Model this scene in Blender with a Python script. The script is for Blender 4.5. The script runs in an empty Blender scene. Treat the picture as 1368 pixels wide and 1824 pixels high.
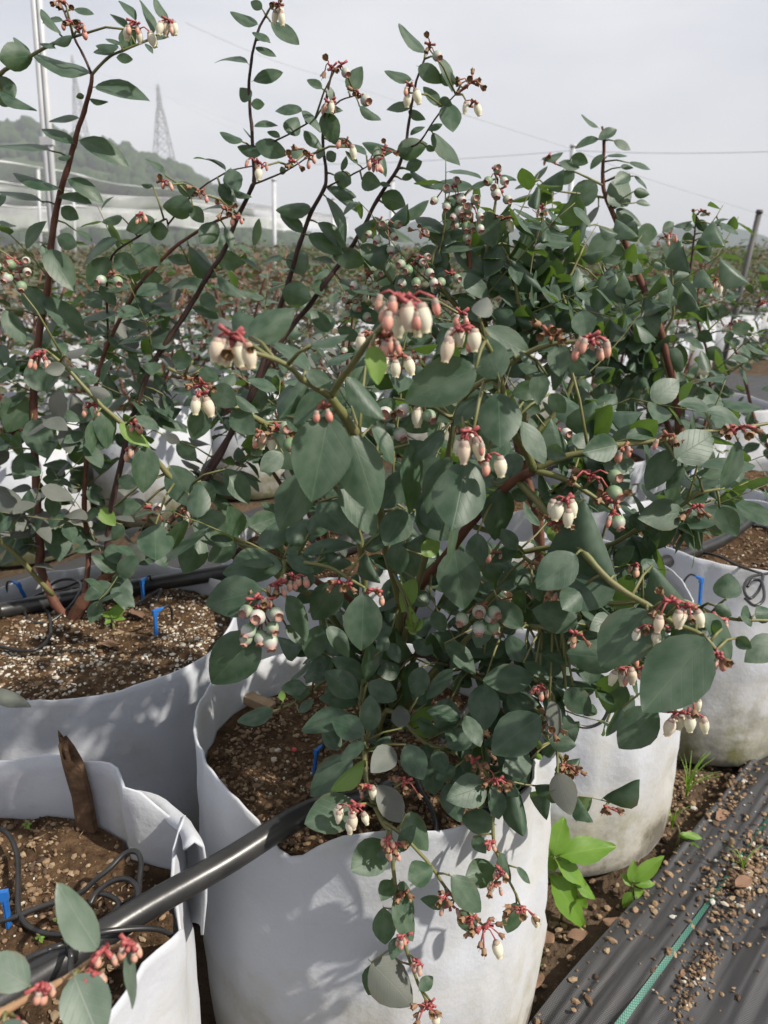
import bpy, bmesh, math, random
from mathutils import Vector, Matrix, noise
random.seed(11)
R = math.radians
scene = bpy.context.scene
col = scene.collection
# ------------------------------------------------------------------ camera
CAM_H = 0.89; PITCH = R(18.8); FPX = 1370.0      # focal length in photo pixels (1368 x 1824)
cd = bpy.data.cameras.new('camera'); cam = bpy.data.objects.new('camera', cd); col.objects.link(cam)
cam.location = (0, 0, CAM_H); cam.rotation_euler = (R(90) - PITCH, 0, 0)
cd.sensor_fit = 'VERTICAL'; cd.sensor_height = 36.0; cd.sensor_width = 27.0
cd.lens = 36.0 * FPX / 1824.0
cd.clip_start = 0.02; cd.clip_end = 6000
cd.dof.use_dof = True; cd.dof.focus_distance = 0.70; cd.dof.aperture_fstop = 11.0
scene.camera = cam
scene.render.resolution_x = 768; scene.render.resolution_y = 1024
# ------------------------------------------------------------------ sky and sun
SUN_EL = R(43); SUN_AZ = R(113)                     # azimuth from +Y towards +X
sun_dir = Vector((math.sin(SUN_AZ)*math.cos(SUN_EL), math.cos(SUN_AZ)*math.cos(SUN_EL), math.sin(SUN_EL)))
w = bpy.data.worlds.new('World'); scene.world = w; w.use_nodes = True
nt = w.node_tree; nt.nodes.clear()
out = nt.nodes.new('ShaderNodeOutputWorld'); bg = nt.nodes.new('ShaderNodeBackground')
sky = nt.nodes.new('ShaderNodeTexSky'); sky.sky_type = 'NISHITA'; sky.sun_disc = False
sky.sun_elevation = SUN_EL; sky.sun_rotation = SUN_AZ; sky.dust_density = 4.0; sky.air_density = 1.2
tc = nt.nodes.new('ShaderNodeTexCoord'); mp = nt.nodes.new('ShaderNodeMapping')
mp.inputs['Scale'].default_value = (1.0, 1.0, 3.2)
nz = nt.nodes.new('ShaderNodeTexNoise'); nz.inputs['Scale'].default_value = 2.2; nz.inputs['Detail'].default_value = 5; nz.inputs['Roughness'].default_value = .5
rp = nt.nodes.new('ShaderNodeValToRGB')
rp.color_ramp.elements[0].position = .32; rp.color_ramp.elements[0].color = (4.95, 5.1, 5.75, 1)
rp.color_ramp.elements[1].position = .68; rp.color_ramp.elements[1].color = (7.4, 7.35, 7.5, 1)
mx = nt.nodes.new('ShaderNodeMix'); mx.data_type = 'RGBA'; mx.inputs[0].default_value = .84
nt.links.new(tc.outputs['Generated'], mp.inputs['Vector']); nt.links.new(mp.outputs[0], nz.inputs['Vector'])
nt.links.new(nz.outputs['Fac'], rp.inputs['Fac'])
nt.links.new(sky.outputs[0], mx.inputs[6]); nt.links.new(rp.outputs[0], mx.inputs[7])
nt.links.new(mx.outputs[2], bg.inputs['Color']); bg.inputs['Strength'].default_value = 0.1
nt.links.new(bg.outputs[0], out.inputs['Surface'])
sd = bpy.data.lights.new('sun', 'SUN'); sd.energy = 5.0; sd.angle = R(1.2); sd.color = (1.0, .94, .84)
sun = bpy.data.objects.new('sun', sd); col.objects.link(sun)
sun.rotation_euler = sun_dir.to_track_quat('Z', 'Y').to_euler(); sun.location = (6, -4, 8)
vs = scene.view_settings; vs.view_transform = 'Standard'; vs.look = 'None'; vs.exposure = 0.46; vs.gamma = 1.0
scene.render.engine = 'CYCLES'
scene.cycles.max_bounces = 5; scene.cycles.diffuse_bounces = 3; scene.cycles.glossy_bounces = 2; scene.cycles.transmission_bounces = 3; scene.cycles.transparent_max_bounces = 8; scene.cycles.volume_bounces = 0

# ------------------------------------------------------------------ helpers
CT, ST = math.cos(PITCH), math.sin(PITCH)
CAMP = Vector((0, 0, CAM_H))
def ray(px, py):
    a = (px - 684) / FPX; v = (py - 912) / FPX
    return Vector((a, CT - v*ST, -ST - v*CT))
def at(px, py, Y):
    r = ray(px, py); return CAMP + r * (Y / r.y)
def atz(px, py, z):
    r = ray(px, py); return CAMP + r * ((z - CAM_H) / r.z)
def topx(p):
    q = p - CAMP; dep = q.y*CT - q.z*ST
    if dep < .01: return (-9999, -9999, dep)
    return (684 + FPX*q.x/dep, 912 + FPX*(-q.z*CT - q.y*ST)/dep, dep)

def rnd(a, b): return random.uniform(a, b)

def mesh(name, verts, faces, mat=None, smooth=True, mats=None, mids=None, uvs=None):
    m = bpy.data.meshes.new(name); m.from_pydata([tuple(v) for v in verts], [], faces)
    for k in (mats or ([mat] if mat else [])): m.materials.append(k)
    if smooth: m.polygons.foreach_set('use_smooth', [True]*len(m.polygons))
    if mids: m.polygons.foreach_set('material_index', mids)
    if uvs:
        l = m.uv_layers.new(name='UVMap')
        for i, lp in enumerate(m.loops): l.data[i].uv = uvs[lp.vertex_index]
    m.update(); return m

def ob(name, data, parent=None, mat4=None):
    o = bpy.data.objects.new(name, data); col.objects.link(o)
    if mat4 is not None: o.matrix_basis = mat4
    if parent is not None:
        o.parent = parent; o.matrix_parent_inverse = WM[parent.name].inverted()
    m = mat4 if mat4 is not None else Matrix.Identity(4)
    WM[o.name] = m.copy()
    return o
WM = {}
def thing(name, loc, label, cat, group=None):
    o = ob(name, None, None, Matrix.Translation(loc)); o.empty_display_size = .05
    o['label'] = label; o['category'] = cat
    if group: o['group'] = group
    return o
def tag(o, label, cat, group=None):
    o['label'] = label; o['category'] = cat
    if group: o['group'] = group
    return o
def struct(o): o['kind'] = 'structure'; return o
def stuff(o): o['kind'] = 'stuff'; return o

class MB:
    def __init__(s): s.v = []; s.f = []; s.m = []
    def add(s, vs, fs, mi=0):
        b = len(s.v); s.v += [Vector(x) for x in vs]; s.f += [tuple(i+b for i in f) for f in fs]; s.m += [mi]*len(fs)
    def tube(s, pts, rads, n=6, mi=0, cap=True):
        vs, fs = tube_geo(pts, rads, n, cap); s.add(vs, fs, mi)
    def box(s, c, sx, sy, sz, rot=None, mi=0):
        vs = [Vector((x*sx/2, y*sy/2, z*sz/2)) for x in (-1, 1) for y in (-1, 1) for z in (-1, 1)]
        if rot: vs = [rot @ v for v in vs]
        s.add([v + Vector(c) for v in vs], [(0,1,3,2),(4,6,7,5),(0,4,5,1),(2,3,7,6),(0,2,6,4),(1,5,7,3)], mi)
    def data(s, name, mats, smooth=True):
        if not isinstance(mats, (list, tuple)): mats = [mats]
        return mesh(name, s.v, s.f, None, smooth, mats, s.m)

def tube_geo(pts, rads, n=6, cap=True):
    pts = [Vector(p) for p in pts]; vs = []; fs = []
    if not isinstance(rads, (list, tuple)): rads = [rads]*len(pts)
    prev = None
    for i, p in enumerate(pts):
        t = (pts[min(i+1, len(pts)-1)] - pts[max(i-1, 0)])
        t = t.normalized() if t.length > 1e-9 else Vector((0, 0, 1))
        if prev is None:
            a = Vector((0, 0, 1)) if abs(t.z) < .9 else Vector((1, 0, 0)); nrm = t.cross(a).normalized()
        else:
            nrm = prev - t*prev.dot(t)
            nrm = nrm.normalized() if nrm.length > 1e-9 else t.orthogonal().normalized()
        prev = nrm; b = t.cross(nrm)
        for k in range(n):
            a = 2*math.pi*k/n; vs.append(p + (nrm*math.cos(a) + b*math.sin(a))*rads[i])
        if i:
            o = (i-1)*n
            for k in range(n): k2 = (k+1) % n; fs.append((o+k, o+k2, o+n+k2, o+n+k))
    if cap:
        fs.append(tuple(range(n-1, -1, -1))); o = (len(pts)-1)*n; fs.append(tuple(range(o, o+n)))
    return vs, fs

def spline(pts, sub=4):
    """Catmull-Rom through Vectors of any size"""
    pts = [Vector(p) for p in pts]
    if len(pts) < 3: return [pts[0].lerp(pts[-1], i/sub) for i in range(sub+1)]
    P = [pts[0]*2 - pts[1]] + pts + [pts[-1]*2 - pts[-2]]; o = []
    for i in range(1, len(P)-2):
        a, b, c, d = P[i-1:i+3]
        for k in range(sub):
            t = k/sub
            o.append(((b*2) + (c-a)*t + (a*2 - b*5 + c*4 - d)*t*t + (b*3 - a - c*3 + d)*t**3)*.5)
    o.append(pts[-1]); return o

# ------------------------------------------------------------------ materials
def newmat(name):
    m = bpy.data.materials.new(name); m.use_nodes = True
    t = m.node_tree; b = t.nodes['Principled BSDF']; return m, t, b
def N(t, k, **kw):
    n = t.nodes.new(k)
    for a, v in kw.items():
        if a in n.inputs.keys() if hasattr(n.inputs, 'keys') else False: n.inputs[a].default_value = v
        else: setattr(n, a, v)
    return n
def ramp(t, fac, stops):
    r = t.nodes.new('ShaderNodeValToRGB'); e = r.color_ramp.elements
    while len(e) < len(stops): e.new(.5)
    for i, (p, c) in enumerate(stops): e[i].position = p; e[i].color = (*c, 1)
    t.links.new(fac, r.inputs['Fac']); return r.outputs['Color']
def mixc(t, fac, a, b, mode='MIX'):
    m = t.nodes.new('ShaderNodeMix'); m.data_type = 'RGBA'; m.blend_type = mode
    for i, v in ((0, fac), (6, a), (7, b)):
        if hasattr(v, 'is_linked'): t.links.new(v, m.inputs[i])
        else: m.inputs[i].default_value = v if i == 0 else (*v, 1)
    return m.outputs[2]
def math_(t, op, a, b=None, c=None, clamp=False):
    m = t.nodes.new('ShaderNodeMath'); m.operation = op; m.use_clamp = clamp
    for i, v in enumerate((a, b, c)):
        if v is None: continue
        if hasattr(v, 'is_linked'): t.links.new(v, m.inputs[i])
        else: m.inputs[i].default_value = v
    return m.outputs[0]
def noise_(t, vec, scale, detail=4, rough=.55, out='Fac'):
    n = t.nodes.new('ShaderNodeTexNoise'); n.inputs['Scale'].default_value = scale
    n.inputs['Detail'].default_value = detail; n.inputs['Roughness'].default_value = rough
    if vec is not None: t.links.new(vec, n.inputs['Vector'])
    return n.outputs[out]
def bump(t, b, h, strength=.3, dist=.001):
    n = t.nodes.new('ShaderNodeBump'); n.inputs['Strength'].default_value = strength; n.inputs['Distance'].default_value = dist
    t.links.new(h, n.inputs['Height']); t.links.new(n.outputs[0], b.inputs['Normal'])
def coord(t, k='Object'): return t.nodes.new('ShaderNodeTexCoord').outputs[k]
def geopos(t): return t.nodes.new('ShaderNodeNewGeometry').outputs['Position']
def rand_(t): return t.nodes.new('ShaderNodeObjectInfo').outputs['Random']
def sep(t, v):
    s = t.nodes.new('ShaderNodeSeparateXYZ'); t.links.new(v, s.inputs[0]); return s.outputs

def leaf_mat(name, dark, light, bloom, vein, transl, tamt=.22, bloomamt=.5, rough=.46):
    m, t, b = newmat(name); L = t.links
    uv = sep(t, coord(t, 'UV')); u, v = uv[0], uv[1]
    av = math_(t, 'ABSOLUTE', math_(t, 'SUBTRACT', v, .5))
    rn = math_(t, 'FRACT', math_(t, 'ADD', rand_(t), t.nodes.new('ShaderNodeNewGeometry').outputs['Random Per Island']))
    nz = t.nodes.new('ShaderNodeTexNoise'); nz.noise_dimensions = '4D'; nz.inputs['Scale'].default_value = 3.2; nz.inputs['Detail'].default_value = 4
    L.new(coord(t, 'UV'), nz.inputs['Vector']); L.new(math_(t, 'MULTIPLY', rn, 50.0), nz.inputs['W'])
    mott = nz.outputs['Fac']
    base = mixc(t, mott, dark, light)
    base = mixc(t, math_(t, 'MULTIPLY', math_(t, 'POWER', rn, 2.0), .6), base, light)
    bl = math_(t, 'MULTIPLY', math_(t, 'SUBTRACT', mott, .36, clamp=True), 3.0*bloomamt, clamp=True)
    base = mixc(t, bl, base, bloom)
    # reddish margins on some leaves, and small brown blemishes
    mar = math_(t, 'MULTIPLY', math_(t, 'MULTIPLY', math_(t, 'SUBTRACT', av, .36, clamp=True), 6.0, clamp=True), math_(t, 'MULTIPLY', math_(t, 'SUBTRACT', rn, .62, clamp=True), 2.0))
    base = mixc(t, mar, base, (.13,.085,.05))
    sp = math_(t, 'MULTIPLY', math_(t, 'SUBTRACT', noise_(t, coord(t, 'UV'), 9.0, 2), .66, clamp=True), 9.0, clamp=True)
    base = mixc(t, math_(t, 'MULTIPLY', sp, math_(t, 'MULTIPLY', math_(t, 'FRACT', math_(t, 'MULTIPLY', rn, 7.3)), .7)), base, (.12,.095,.05))
    # veins
    mid = math_(t, 'SUBTRACT', 1.0, math_(t, 'MULTIPLY', av, 60.0), clamp=True)
    warp = math_(t, 'MULTIPLY', mott, .05)
    ph = math_(t, 'ADD', math_(t, 'SUBTRACT', math_(t, 'MULTIPLY', u, 6.0), math_(t, 'MULTIPLY', av, 5.0)), math_(t, 'MULTIPLY', warp, 6.0))
    fr = math_(t, 'ABSOLUTE', math_(t, 'SUBTRACT', math_(t, 'FRACT', ph), .5))
    side = math_(t, 'SUBTRACT', 1.0, math_(t, 'MULTIPLY', fr, 13.0), clamp=True)
    vn = math_(t, 'MAXIMUM', math_(t, 'MULTIPLY', mid, .6), math_(t, 'MULTIPLY', side, .14))
    base = mixc(t, vn, base, vein)
    L.new(base, b.inputs['Base Color']); b.inputs['Roughness'].default_value = rough
    b.inputs['Specular IOR Level'].default_value = .42
    fine = noise_(t, coord(t, 'UV'), 38, 3)
    h = math_(t, 'ADD', math_(t, 'MULTIPLY', math_(t, 'MAXIMUM', mid, math_(t, 'MULTIPLY', side, .6)), -1.0), math_(t, 'MULTIPLY', fine, .35))
    bump(t, b, h, .18, .0009)
    tr = t.nodes.new('ShaderNodeBsdfTranslucent'); tr.inputs['Color'].default_value = (*transl, 1)
    ms = t.nodes.new('ShaderNodeMixShader'); ms.inputs[0].default_value = tamt
    L.new(b.outputs[0], ms.inputs[1]); L.new(tr.outputs[0], ms.inputs[2])
    L.new(ms.outputs[0], t.nodes['Material Output'].inputs['Surface'])
    return m
M = {}
M['leaf'] = leaf_mat('blueberry_leaf', (.014,.042,.025), (.043,.082,.048), (.150,.190,.148), (.10,.15,.09), (.15,.27,.03), .25, .46, rough=.46)
M['leaf_young'] = leaf_mat('young_leaf', (.10,.20,.035), (.17,.28,.05), (.20,.25,.09), (.25,.33,.12), (.25,.42,.05), .3, .3)
M['leaf_purple'] = leaf_mat('purple_leaf', (.068,.092,.074), (.120,.122,.108), (.150,.150,.140), (.13,.14,.12), (.14,.15,.06), .16, .3, .6)
M['leaf_pale'] = leaf_mat('pale_leaf', (.070,.105,.078), (.10,.145,.105), (.16,.19,.16), (.18,.20,.15), (.16,.25,.07), .2)
M['weed_leaf'] = leaf_mat('weed_leaf', (.075,.175,.018), (.135,.265,.028), (.19,.30,.05), (.25,.38,.10), (.30,.50,.03), .35, .3, .5)
M['leaf_far'] = leaf_mat('far_leaf', (.050,.065,.036), (.085,.095,.05), (.13,.135,.09), (.10,.11,.06), (.10,.16,.03), .2)
M['leaf_far_brown'] = leaf_mat('far_leaf_brown', (.10,.068,.040), (.15,.10,.06), (.17,.13,.09), (.13,.1,.07), (.15,.09,.03), .2)

def simple(name, c1, c2, scale=20, rough=.6, spec=.4, bumps=0, bscale=60, dist=.001, co='Object', randamt=0):
    m, t, b = newmat(name); p = coord(t, co) if co != 'pos' else geopos(t)
    f = noise_(t, p, scale, 5)
    f = math_(t, 'MULTIPLY_ADD', math_(t, 'SUBTRACT', f, .5), 2.2, .5, clamp=True)
    c = mixc(t, f, c1, c2)
    if randamt:
        c = mixc(t, math_(t, 'MULTIPLY', rand_(t), randamt), c, tuple(min(1, x*1.8) for x in c2))
    t.links.new(c, b.inputs['Base Color']); b.inputs['Roughness'].default_value = rough; b.inputs['Specular IOR Level'].default_value = spec
    if bumps: bump(t, b, noise_(t, p, bscale, 5), bumps, dist)
    return m
M['stem_red'] = simple('reddish_stem', (.085,.032,.022), (.16,.07,.045), 60, .6, .3, .4, 200, .001, 'pos')
M['stem_dark'] = simple('dark_stem', (.035,.020,.018), (.075,.042,.034), 60, .6, .3, .4, 200, .001, 'pos')
M['stem_green'] = simple('green_stem', (.115,.135,.042), (.17,.15,.065), 50, .5, .4, .2, 200, .0006, 'pos')
M['stem_tan'] = simple('tan_stem', (.26,.15,.08), (.36,.23,.13), 50, .5, .4, .2, 200, .0006, 'pos')
M['bark'] = simple('trunk_bark', (.085,.035,.022), (.19,.095,.06), 45, .8, .2, .8, 130, .002, 'pos')
M['pink'] = simple('pink_pedicel', (.25,.040,.048), (.34,.095,.085), 300, .5, .4, 0, co='pos')
M['pink_dull'] = simple('dull_pedicel', (.23,.075,.055), (.30,.12,.07), 300, .5, .4, 0, co='pos')
def bell_mat():
    m, t, b = newmat('cream_bell'); z = sep(t, coord(t))[2]
    f = math_(t, 'MULTIPLY', z, -1.0)
    n = noise_(t, coord(t), 3, 3); f2 = math_(t, 'ADD', f, math_(t, 'MULTIPLY', math_(t, 'SUBTRACT', n, .5), .3))
    c = ramp(t, f2, [(.1, (.72,.64,.48)), (.35, (.80,.77,.62)), (.75, (.84,.82,.68)), (1.0, (.76,.70,.46))])
    c = mixc(t, math_(t, 'MULTIPLY', math_(t, 'POWER', rand_(t), 5.0), .6), c, (.72,.48,.38))
    t.links.new(c, b.inputs['Base Color']); b.inputs['Roughness'].default_value = .58; b.inputs['Specular IOR Level'].default_value = .3
    tr = t.nodes.new('ShaderNodeBsdfTranslucent'); tr.inputs['Color'].default_value = (.8,.75,.5,1)
    ms = t.nodes.new('ShaderNodeMixShader'); ms.inputs[0].default_value = .32
    t.links.new(b.outputs[0], ms.inputs[1]); t.links.new(tr.outputs[0], ms.inputs[2]); t.links.new(ms.outputs[0], t.nodes['Material Output'].inputs['Surface'])
    return m
M['bell'] = bell_mat()
def bud_mat():
    m, t, b = newmat('pink_bud'); f = math_(t, 'MULTIPLY', sep(t, coord(t))[2], -1.0)
    c = ramp(t, f, [(.15, (.42,.16,.14)), (.6, (.58,.25,.19)), (1.0, (.52,.16,.14))])
    c = mixc(t, math_(t, 'MULTIPLY', rand_(t), .55), c, (.62,.44,.30))
    t.links.new(c, b.inputs['Base Color']); b.inputs['Roughness'].default_value = .45; return m
M['bud'] = bud_mat()
M['calyx'] = simple('grey_calyx', (.20,.22,.17), (.36,.24,.20), 3, .6, .3, randamt=.2)
M['spent'] = simple('spent_calyx', (.17,.075,.055), (.23,.15,.08), 3, .6, .3, randamt=.25)
M['cup_inside'] = simple('calyx_inside', (.20,.17,.04), (.22,.10,.05), 4, .6, .3)
def berry_mat():
    m, t, b = newmat('green_berry'); f = math_(t, 'MULTIPLY_ADD', sep(t, coord(t))[2], -1.0, .0)
    n = noise_(t, coord(t), 2.5, 4)
    f2 = math_(t, 'ADD', f, math_(t, 'MULTIPLY', math_(t, 'SUBTRACT', n, .5), .6))
    c = ramp(t, f2, [(.25, (.20,.30,.17)), (.6, (.38,.43,.36)), (.95, (.50,.38,.38))])
    c = mixc(t, math_(t, 'MULTIPLY', math_(t, 'POWER', rand_(t), 1.6), .85), c, (.11,.20,.08))
    t.links.new(c, b.inputs['Base Color']); b.inputs['Roughness'].default_value = .55; return m
M['berry'] = berry_mat()
M['berry_crown'] = simple('berry_crown', (.26,.13,.10), (.38,.24,.18), 4, .6, .3)
M['pipe'] = simple('black_polythene', (.010,.010,.011), (.030,.029,.028), 30, .34, .5, .2, 160, .0006, 'pos')
M['blue'] = simple('blue_plastic', (.012,.10,.36), (.02,.15,.46), 60, .4, .5)
M['galv'] = simple('galvanised_steel', (.36,.37,.39), (.48,.49,.50), 8, .45, .5, co='pos')
M['dark_post'] = simple('dark_post', (.05,.05,.05), (.09,.085,.08), 8, .6, .3, co='pos')
M['wire'] = simple('wire', (.30,.30,.32), (.36,.36,.38), 8, .6, .3, co='pos')
M['pylon'] = simple('pylon_steel', (.20,.20,.21), (.26,.26,.27), 3, .6, .3, co='pos')
M['wood'] = simple('weathered_wood', (.045,.028,.018), (.16,.095,.055), 60, .85, .2, 1, 90, .004, 'pos')
M['wood_block'] = simple('pale_wood', (.25,.17,.10), (.36,.26,.17), 60, .8, .2, .6, 120, .002, 'pos')
M['dry_leaf'] = simple('dry_leaf', (.10,.055,.035), (.24,.15,.10), 40, .8, .2, .4, 120, .001, randamt=.2)
def soil_mat():
    m, t, b = newmat('potting_soil'); p = geopos(t)
    f = math_(t, 'MULTIPLY_ADD', math_(t, 'SUBTRACT', noise_(t, p, 75, 6, .65), .5), 2.4, .5, clamp=True)
    c = mixc(t, f, (.030,.017,.010), (.17,.105,.058))
    damp = math_(t, 'MULTIPLY', math_(t, 'SUBTRACT', noise_(t, p, 11, 3), .50, clamp=True), 6.0, clamp=True)
    c = mixc(t, math_(t, 'MULTIPLY', damp, .7), c, (.028,.016,.009))
    t.links.new(c, b.inputs['Base Color']); b.inputs['Roughness'].default_value = .95; b.inputs['Specular IOR Level'].default_value = .1
    bump(t, b, noise_(t, p, 230, 6, .7), 1.0, .006); return m
M['soil'] = soil_mat()
M['ground'] = simple('bare_earth', (.045,.030,.020), (.12,.085,.055), 9, .95, .1, 1, 70, .012, 'pos')
def chip_mat(name, cols, rough=.85):
    m, t, b = newmat(name); g = t.nodes.new('ShaderNodeNewGeometry')
    c = ramp(t, g.outputs['Random Per Island'], [(i/(len(cols)-1), c) for i, c in enumerate(cols)])
    c = mixc(t, math_(t, 'MULTIPLY', noise_(t, g.outputs['Position'], 320, 3), .5), c, (.05,.03,.02))
    t.links.new(c, b.inputs['Base Color']); b.inputs['Roughness'].default_value = rough; return m
M['chips'] = chip_mat('bark_chips', [(.045,.025,.013), (.11,.065,.034), (.20,.125,.066), (.31,.205,.115), (.17,.105,.06), (.38,.28,.17), (.06,.036,.02)])
M['perlite'] = chip_mat('perlite_grains', [(.52,.50,.43), (.66,.64,.58), (.50,.42,.30), (.60,.58,.52), (.70,.69,.64)])
def bag_mat(name, moss, band=.055, bandc=(.075,.062,.04)):
    m, t, b = newmat(name); p = geopos(t); s = sep(t, p)
    big = noise_(t, p, 7, 6, .62); med = noise_(t, p, 26, 5); fib = noise_(t, p, 420, 3, .7)
    c = mixc(t, big, (.455,.475,.52), (.53,.545,.58))
    c = mixc(t, math_(t, 'MULTIPLY', math_(t, 'SUBTRACT', fib, .42, clamp=True), .7), c, (.42,.44,.49))
    st = math_(t, 'MULTIPLY', math_(t, 'SUBTRACT', big, .50, clamp=True), 4.2, clamp=True)
    c = mixc(t, math_(t, 'MULTIPLY', math_(t, 'MULTIPLY', st, med), 1.0), c, (.37,.34,.23))
    # splash dirt and algae creeping up from the ground with a ragged edge
    hz = math_(t, 'ADD', s[2], math_(t, 'MULTIPLY', math_(t, 'SUBTRACT', noise_(t, p, 9, 6, .65), .5), .34))
    low = math_(t, 'SUBTRACT', 1.0, math_(t, 'DIVIDE', hz, .21), clamp=True)
    c = mixc(t, math_(t, 'MULTIPLY', low, .7), c, (.33,.28,.17))
    al = math_(t, 'MULTIPLY', math_(t, 'SUBTRACT', noise_(t, p, 13, 6, .7), .50, clamp=True), 7.0, clamp=True)
    low2 = math_(t, 'SUBTRACT', 1.0, math_(t, 'DIVIDE', s[2], .22), clamp=True)
    c = mixc(t, math_(t, 'MULTIPLY', math_(t, 'MULTIPLY', al, low2), moss), c, (.17,.16,.028))
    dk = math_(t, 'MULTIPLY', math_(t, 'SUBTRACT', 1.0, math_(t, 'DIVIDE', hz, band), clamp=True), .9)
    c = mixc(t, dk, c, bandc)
    t.links.new(c, b.inputs['Base Color']); b.inputs['Roughness'].default_value = .92; b.inputs['Specular IOR Level'].default_value = .15
    b.inputs['Sheen Weight'].default_value = .15
    h = math_(t, 'ADD', math_(t, 'MULTIPLY', fib, .4), math_(t, 'MULTIPLY', noise_(t, p, 16, 4), 6.0)); bump(t, b, h, .6, .0012)
    tr = t.nodes.new('ShaderNodeBsdfTranslucent'); t.links.new(c, tr.inputs['Color'])
    ms = t.nodes.new('ShaderNodeMixShader'); ms.inputs[0].default_value = .1
    t.links.new(b.outputs[0], ms.inputs[1]); t.links.new(tr.outputs[0], ms.inputs[2]); t.links.new(ms.outputs[0], t.nodes['Material Output'].inputs['Surface'])
    return m
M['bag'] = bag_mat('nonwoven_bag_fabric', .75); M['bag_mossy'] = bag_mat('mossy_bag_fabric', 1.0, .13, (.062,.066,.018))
def mat_mat():
    m, t, b = newmat('woven_weed_mat'); p = geopos(t)
    mpn = t.nodes.new('ShaderNodeMapping'); mpn.inputs['Rotation'].default_value = (0, 0, -R(43.6)); t.links.new(p, mpn.inputs['Vector'])
    q = sep(t, mpn.outputs[0])
    wv = math_(t, 'MULTIPLY', math_(t, 'SINE', math_(t, 'MULTIPLY', q[0], 2400.0)), math_(t, 'SINE', math_(t, 'MULTIPLY', q[1], 1500.0)))
    wv2 = math_(t, 'MULTIPLY_ADD', wv, .5, .5)
    c = mixc(t, wv2, (.009,.009,.010), (.046,.046,.049))
    d = noise_(t, p, 10, 6, .65); dd = math_(t, 'MULTIPLY', math_(t, 'SUBTRACT', d, .42, clamp=True), 2.6, clamp=True)
    st = t.nodes.new('ShaderNodeMapping'); st.inputs['Scale'].default_value = (3, 60, 1); t.links.new(mpn.outputs[0], st.inputs['Vector'])
    c = mixc(t, math_(t, 'MULTIPLY', noise_(t, st.outputs[0], 2.0, 4), .5), c, (.066,.067,.071))
    c = mixc(t, math_(t, 'MULTIPLY', dd, .2), c, (.10,.09,.08))
    t.links.new(c, b.inputs['Base Color']); b.inputs['Roughness'].default_value = .50; b.inputs['Specular IOR Level'].default_value = .45
    bump(t, b, wv2, .8, .0007); return m
M['weed_mat'] = mat_mat()
def stripe_mat():
    m, t, b = newmat('green_woven_stripe'); p = geopos(t)
    mpn = t.nodes.new('ShaderNodeMapping'); mpn.inputs['Rotation'].default_value = (0, 0, -R(43.6)); t.links.new(p, mpn.inputs['Vector'])
    q = sep(t, mpn.outputs[0])
    a = math_(t, 'SINE', math_(t, 'MULTIPLY', q[0], 1300.0)); bq = math_(t, 'SINE', math_(t, 'MULTIPLY', q[1], 1900.0))
    f = math_(t, 'MULTIPLY_ADD', math_(t, 'MULTIPLY', a, bq), .5, .5)
    c = mixc(t, f, (.03,.04,.04), (.045,.21,.15)); t.links.new(c, b.inputs['Base Color']); b.inputs['Roughness'].default_value = .45
    bump(t, b, f, .5, .0006); return m
M['stripe'] = stripe_mat()
def net_mat():
    m, t, b = newmat('white_net'); b.inputs['Base Color'].default_value = (.75,.77,.77,1); b.inputs['Roughness'].default_value = .8
    tp = t.nodes.new('ShaderNodeBsdfTransparent'); ms = t.nodes.new('ShaderNodeMixShader')
    n = noise_(t, geopos(t), .5, 5, .6); t.links.new(math_(t, 'MULTIPLY_ADD', n, .55, .08), ms.inputs[0])
    t.links.new(tp.outputs[0], ms.inputs[1]); t.links.new(b.outputs[0], ms.inputs[2]); t.links.new(ms.outputs[0], t.nodes['Material Output'].inputs['Surface']); return m
M['net'] = net_mat(); M['net_roll'] = simple('rolled_net', (.50,.52,.53), (.62,.63,.64), 3, .8, .2, co='pos')
M['forest'] = simple('forest_foliage', (.014,.032,.012), (.045,.070,.024), .35, .9, .1, co='pos')
M['hill'] = simple('hill_ground', (.04,.06,.03), (.07,.09,.04), .05, .95, .1, co='pos')
M['mountain'] = simple('mountain_ground', (.035,.055,.05), (.06,.08,.065), .02, .95, .1, co='pos')
# ================================================================== THE SETTING
U = Vector((.69, .724, 0)).normalized(); T = Vector((-U.y, U.x, 0))       # along the rows / across the rows
def st(s, t, z=0): return U*s + T*t + Vector((0, 0, z))
def gz(x, y): return .012*noise.noise(Vector((x*6, y*6, 1))) if y < 6 else 0
# ground: fine near the camera, one sheet out to the horizon
xs = [-3000, -1200, -400, -120, -40, -15, -6, -3] + [-2 + .1*i for i in range(41)] + [3, 6, 15, 40, 120, 400, 1200, 3000]
ys = [-60, -10, -2] + [-.5 + .1*i for i in range(50)] + [6, 8, 12, 20, 40, 80, 160, 320, 700, 1500, 3000]
vs = [Vector((x, y, gz(x, y) - .012)) for y in ys for x in xs]; nx = len(xs)
fs = [(j*nx+i, j*nx+i+1, (j+1)*nx+i+1, (j+1)*nx+i) for j in range(len(ys)-1) for i in range(nx-1)]
struct(ob('ground', mesh('ground', vs, fs, M['ground'])))
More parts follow.
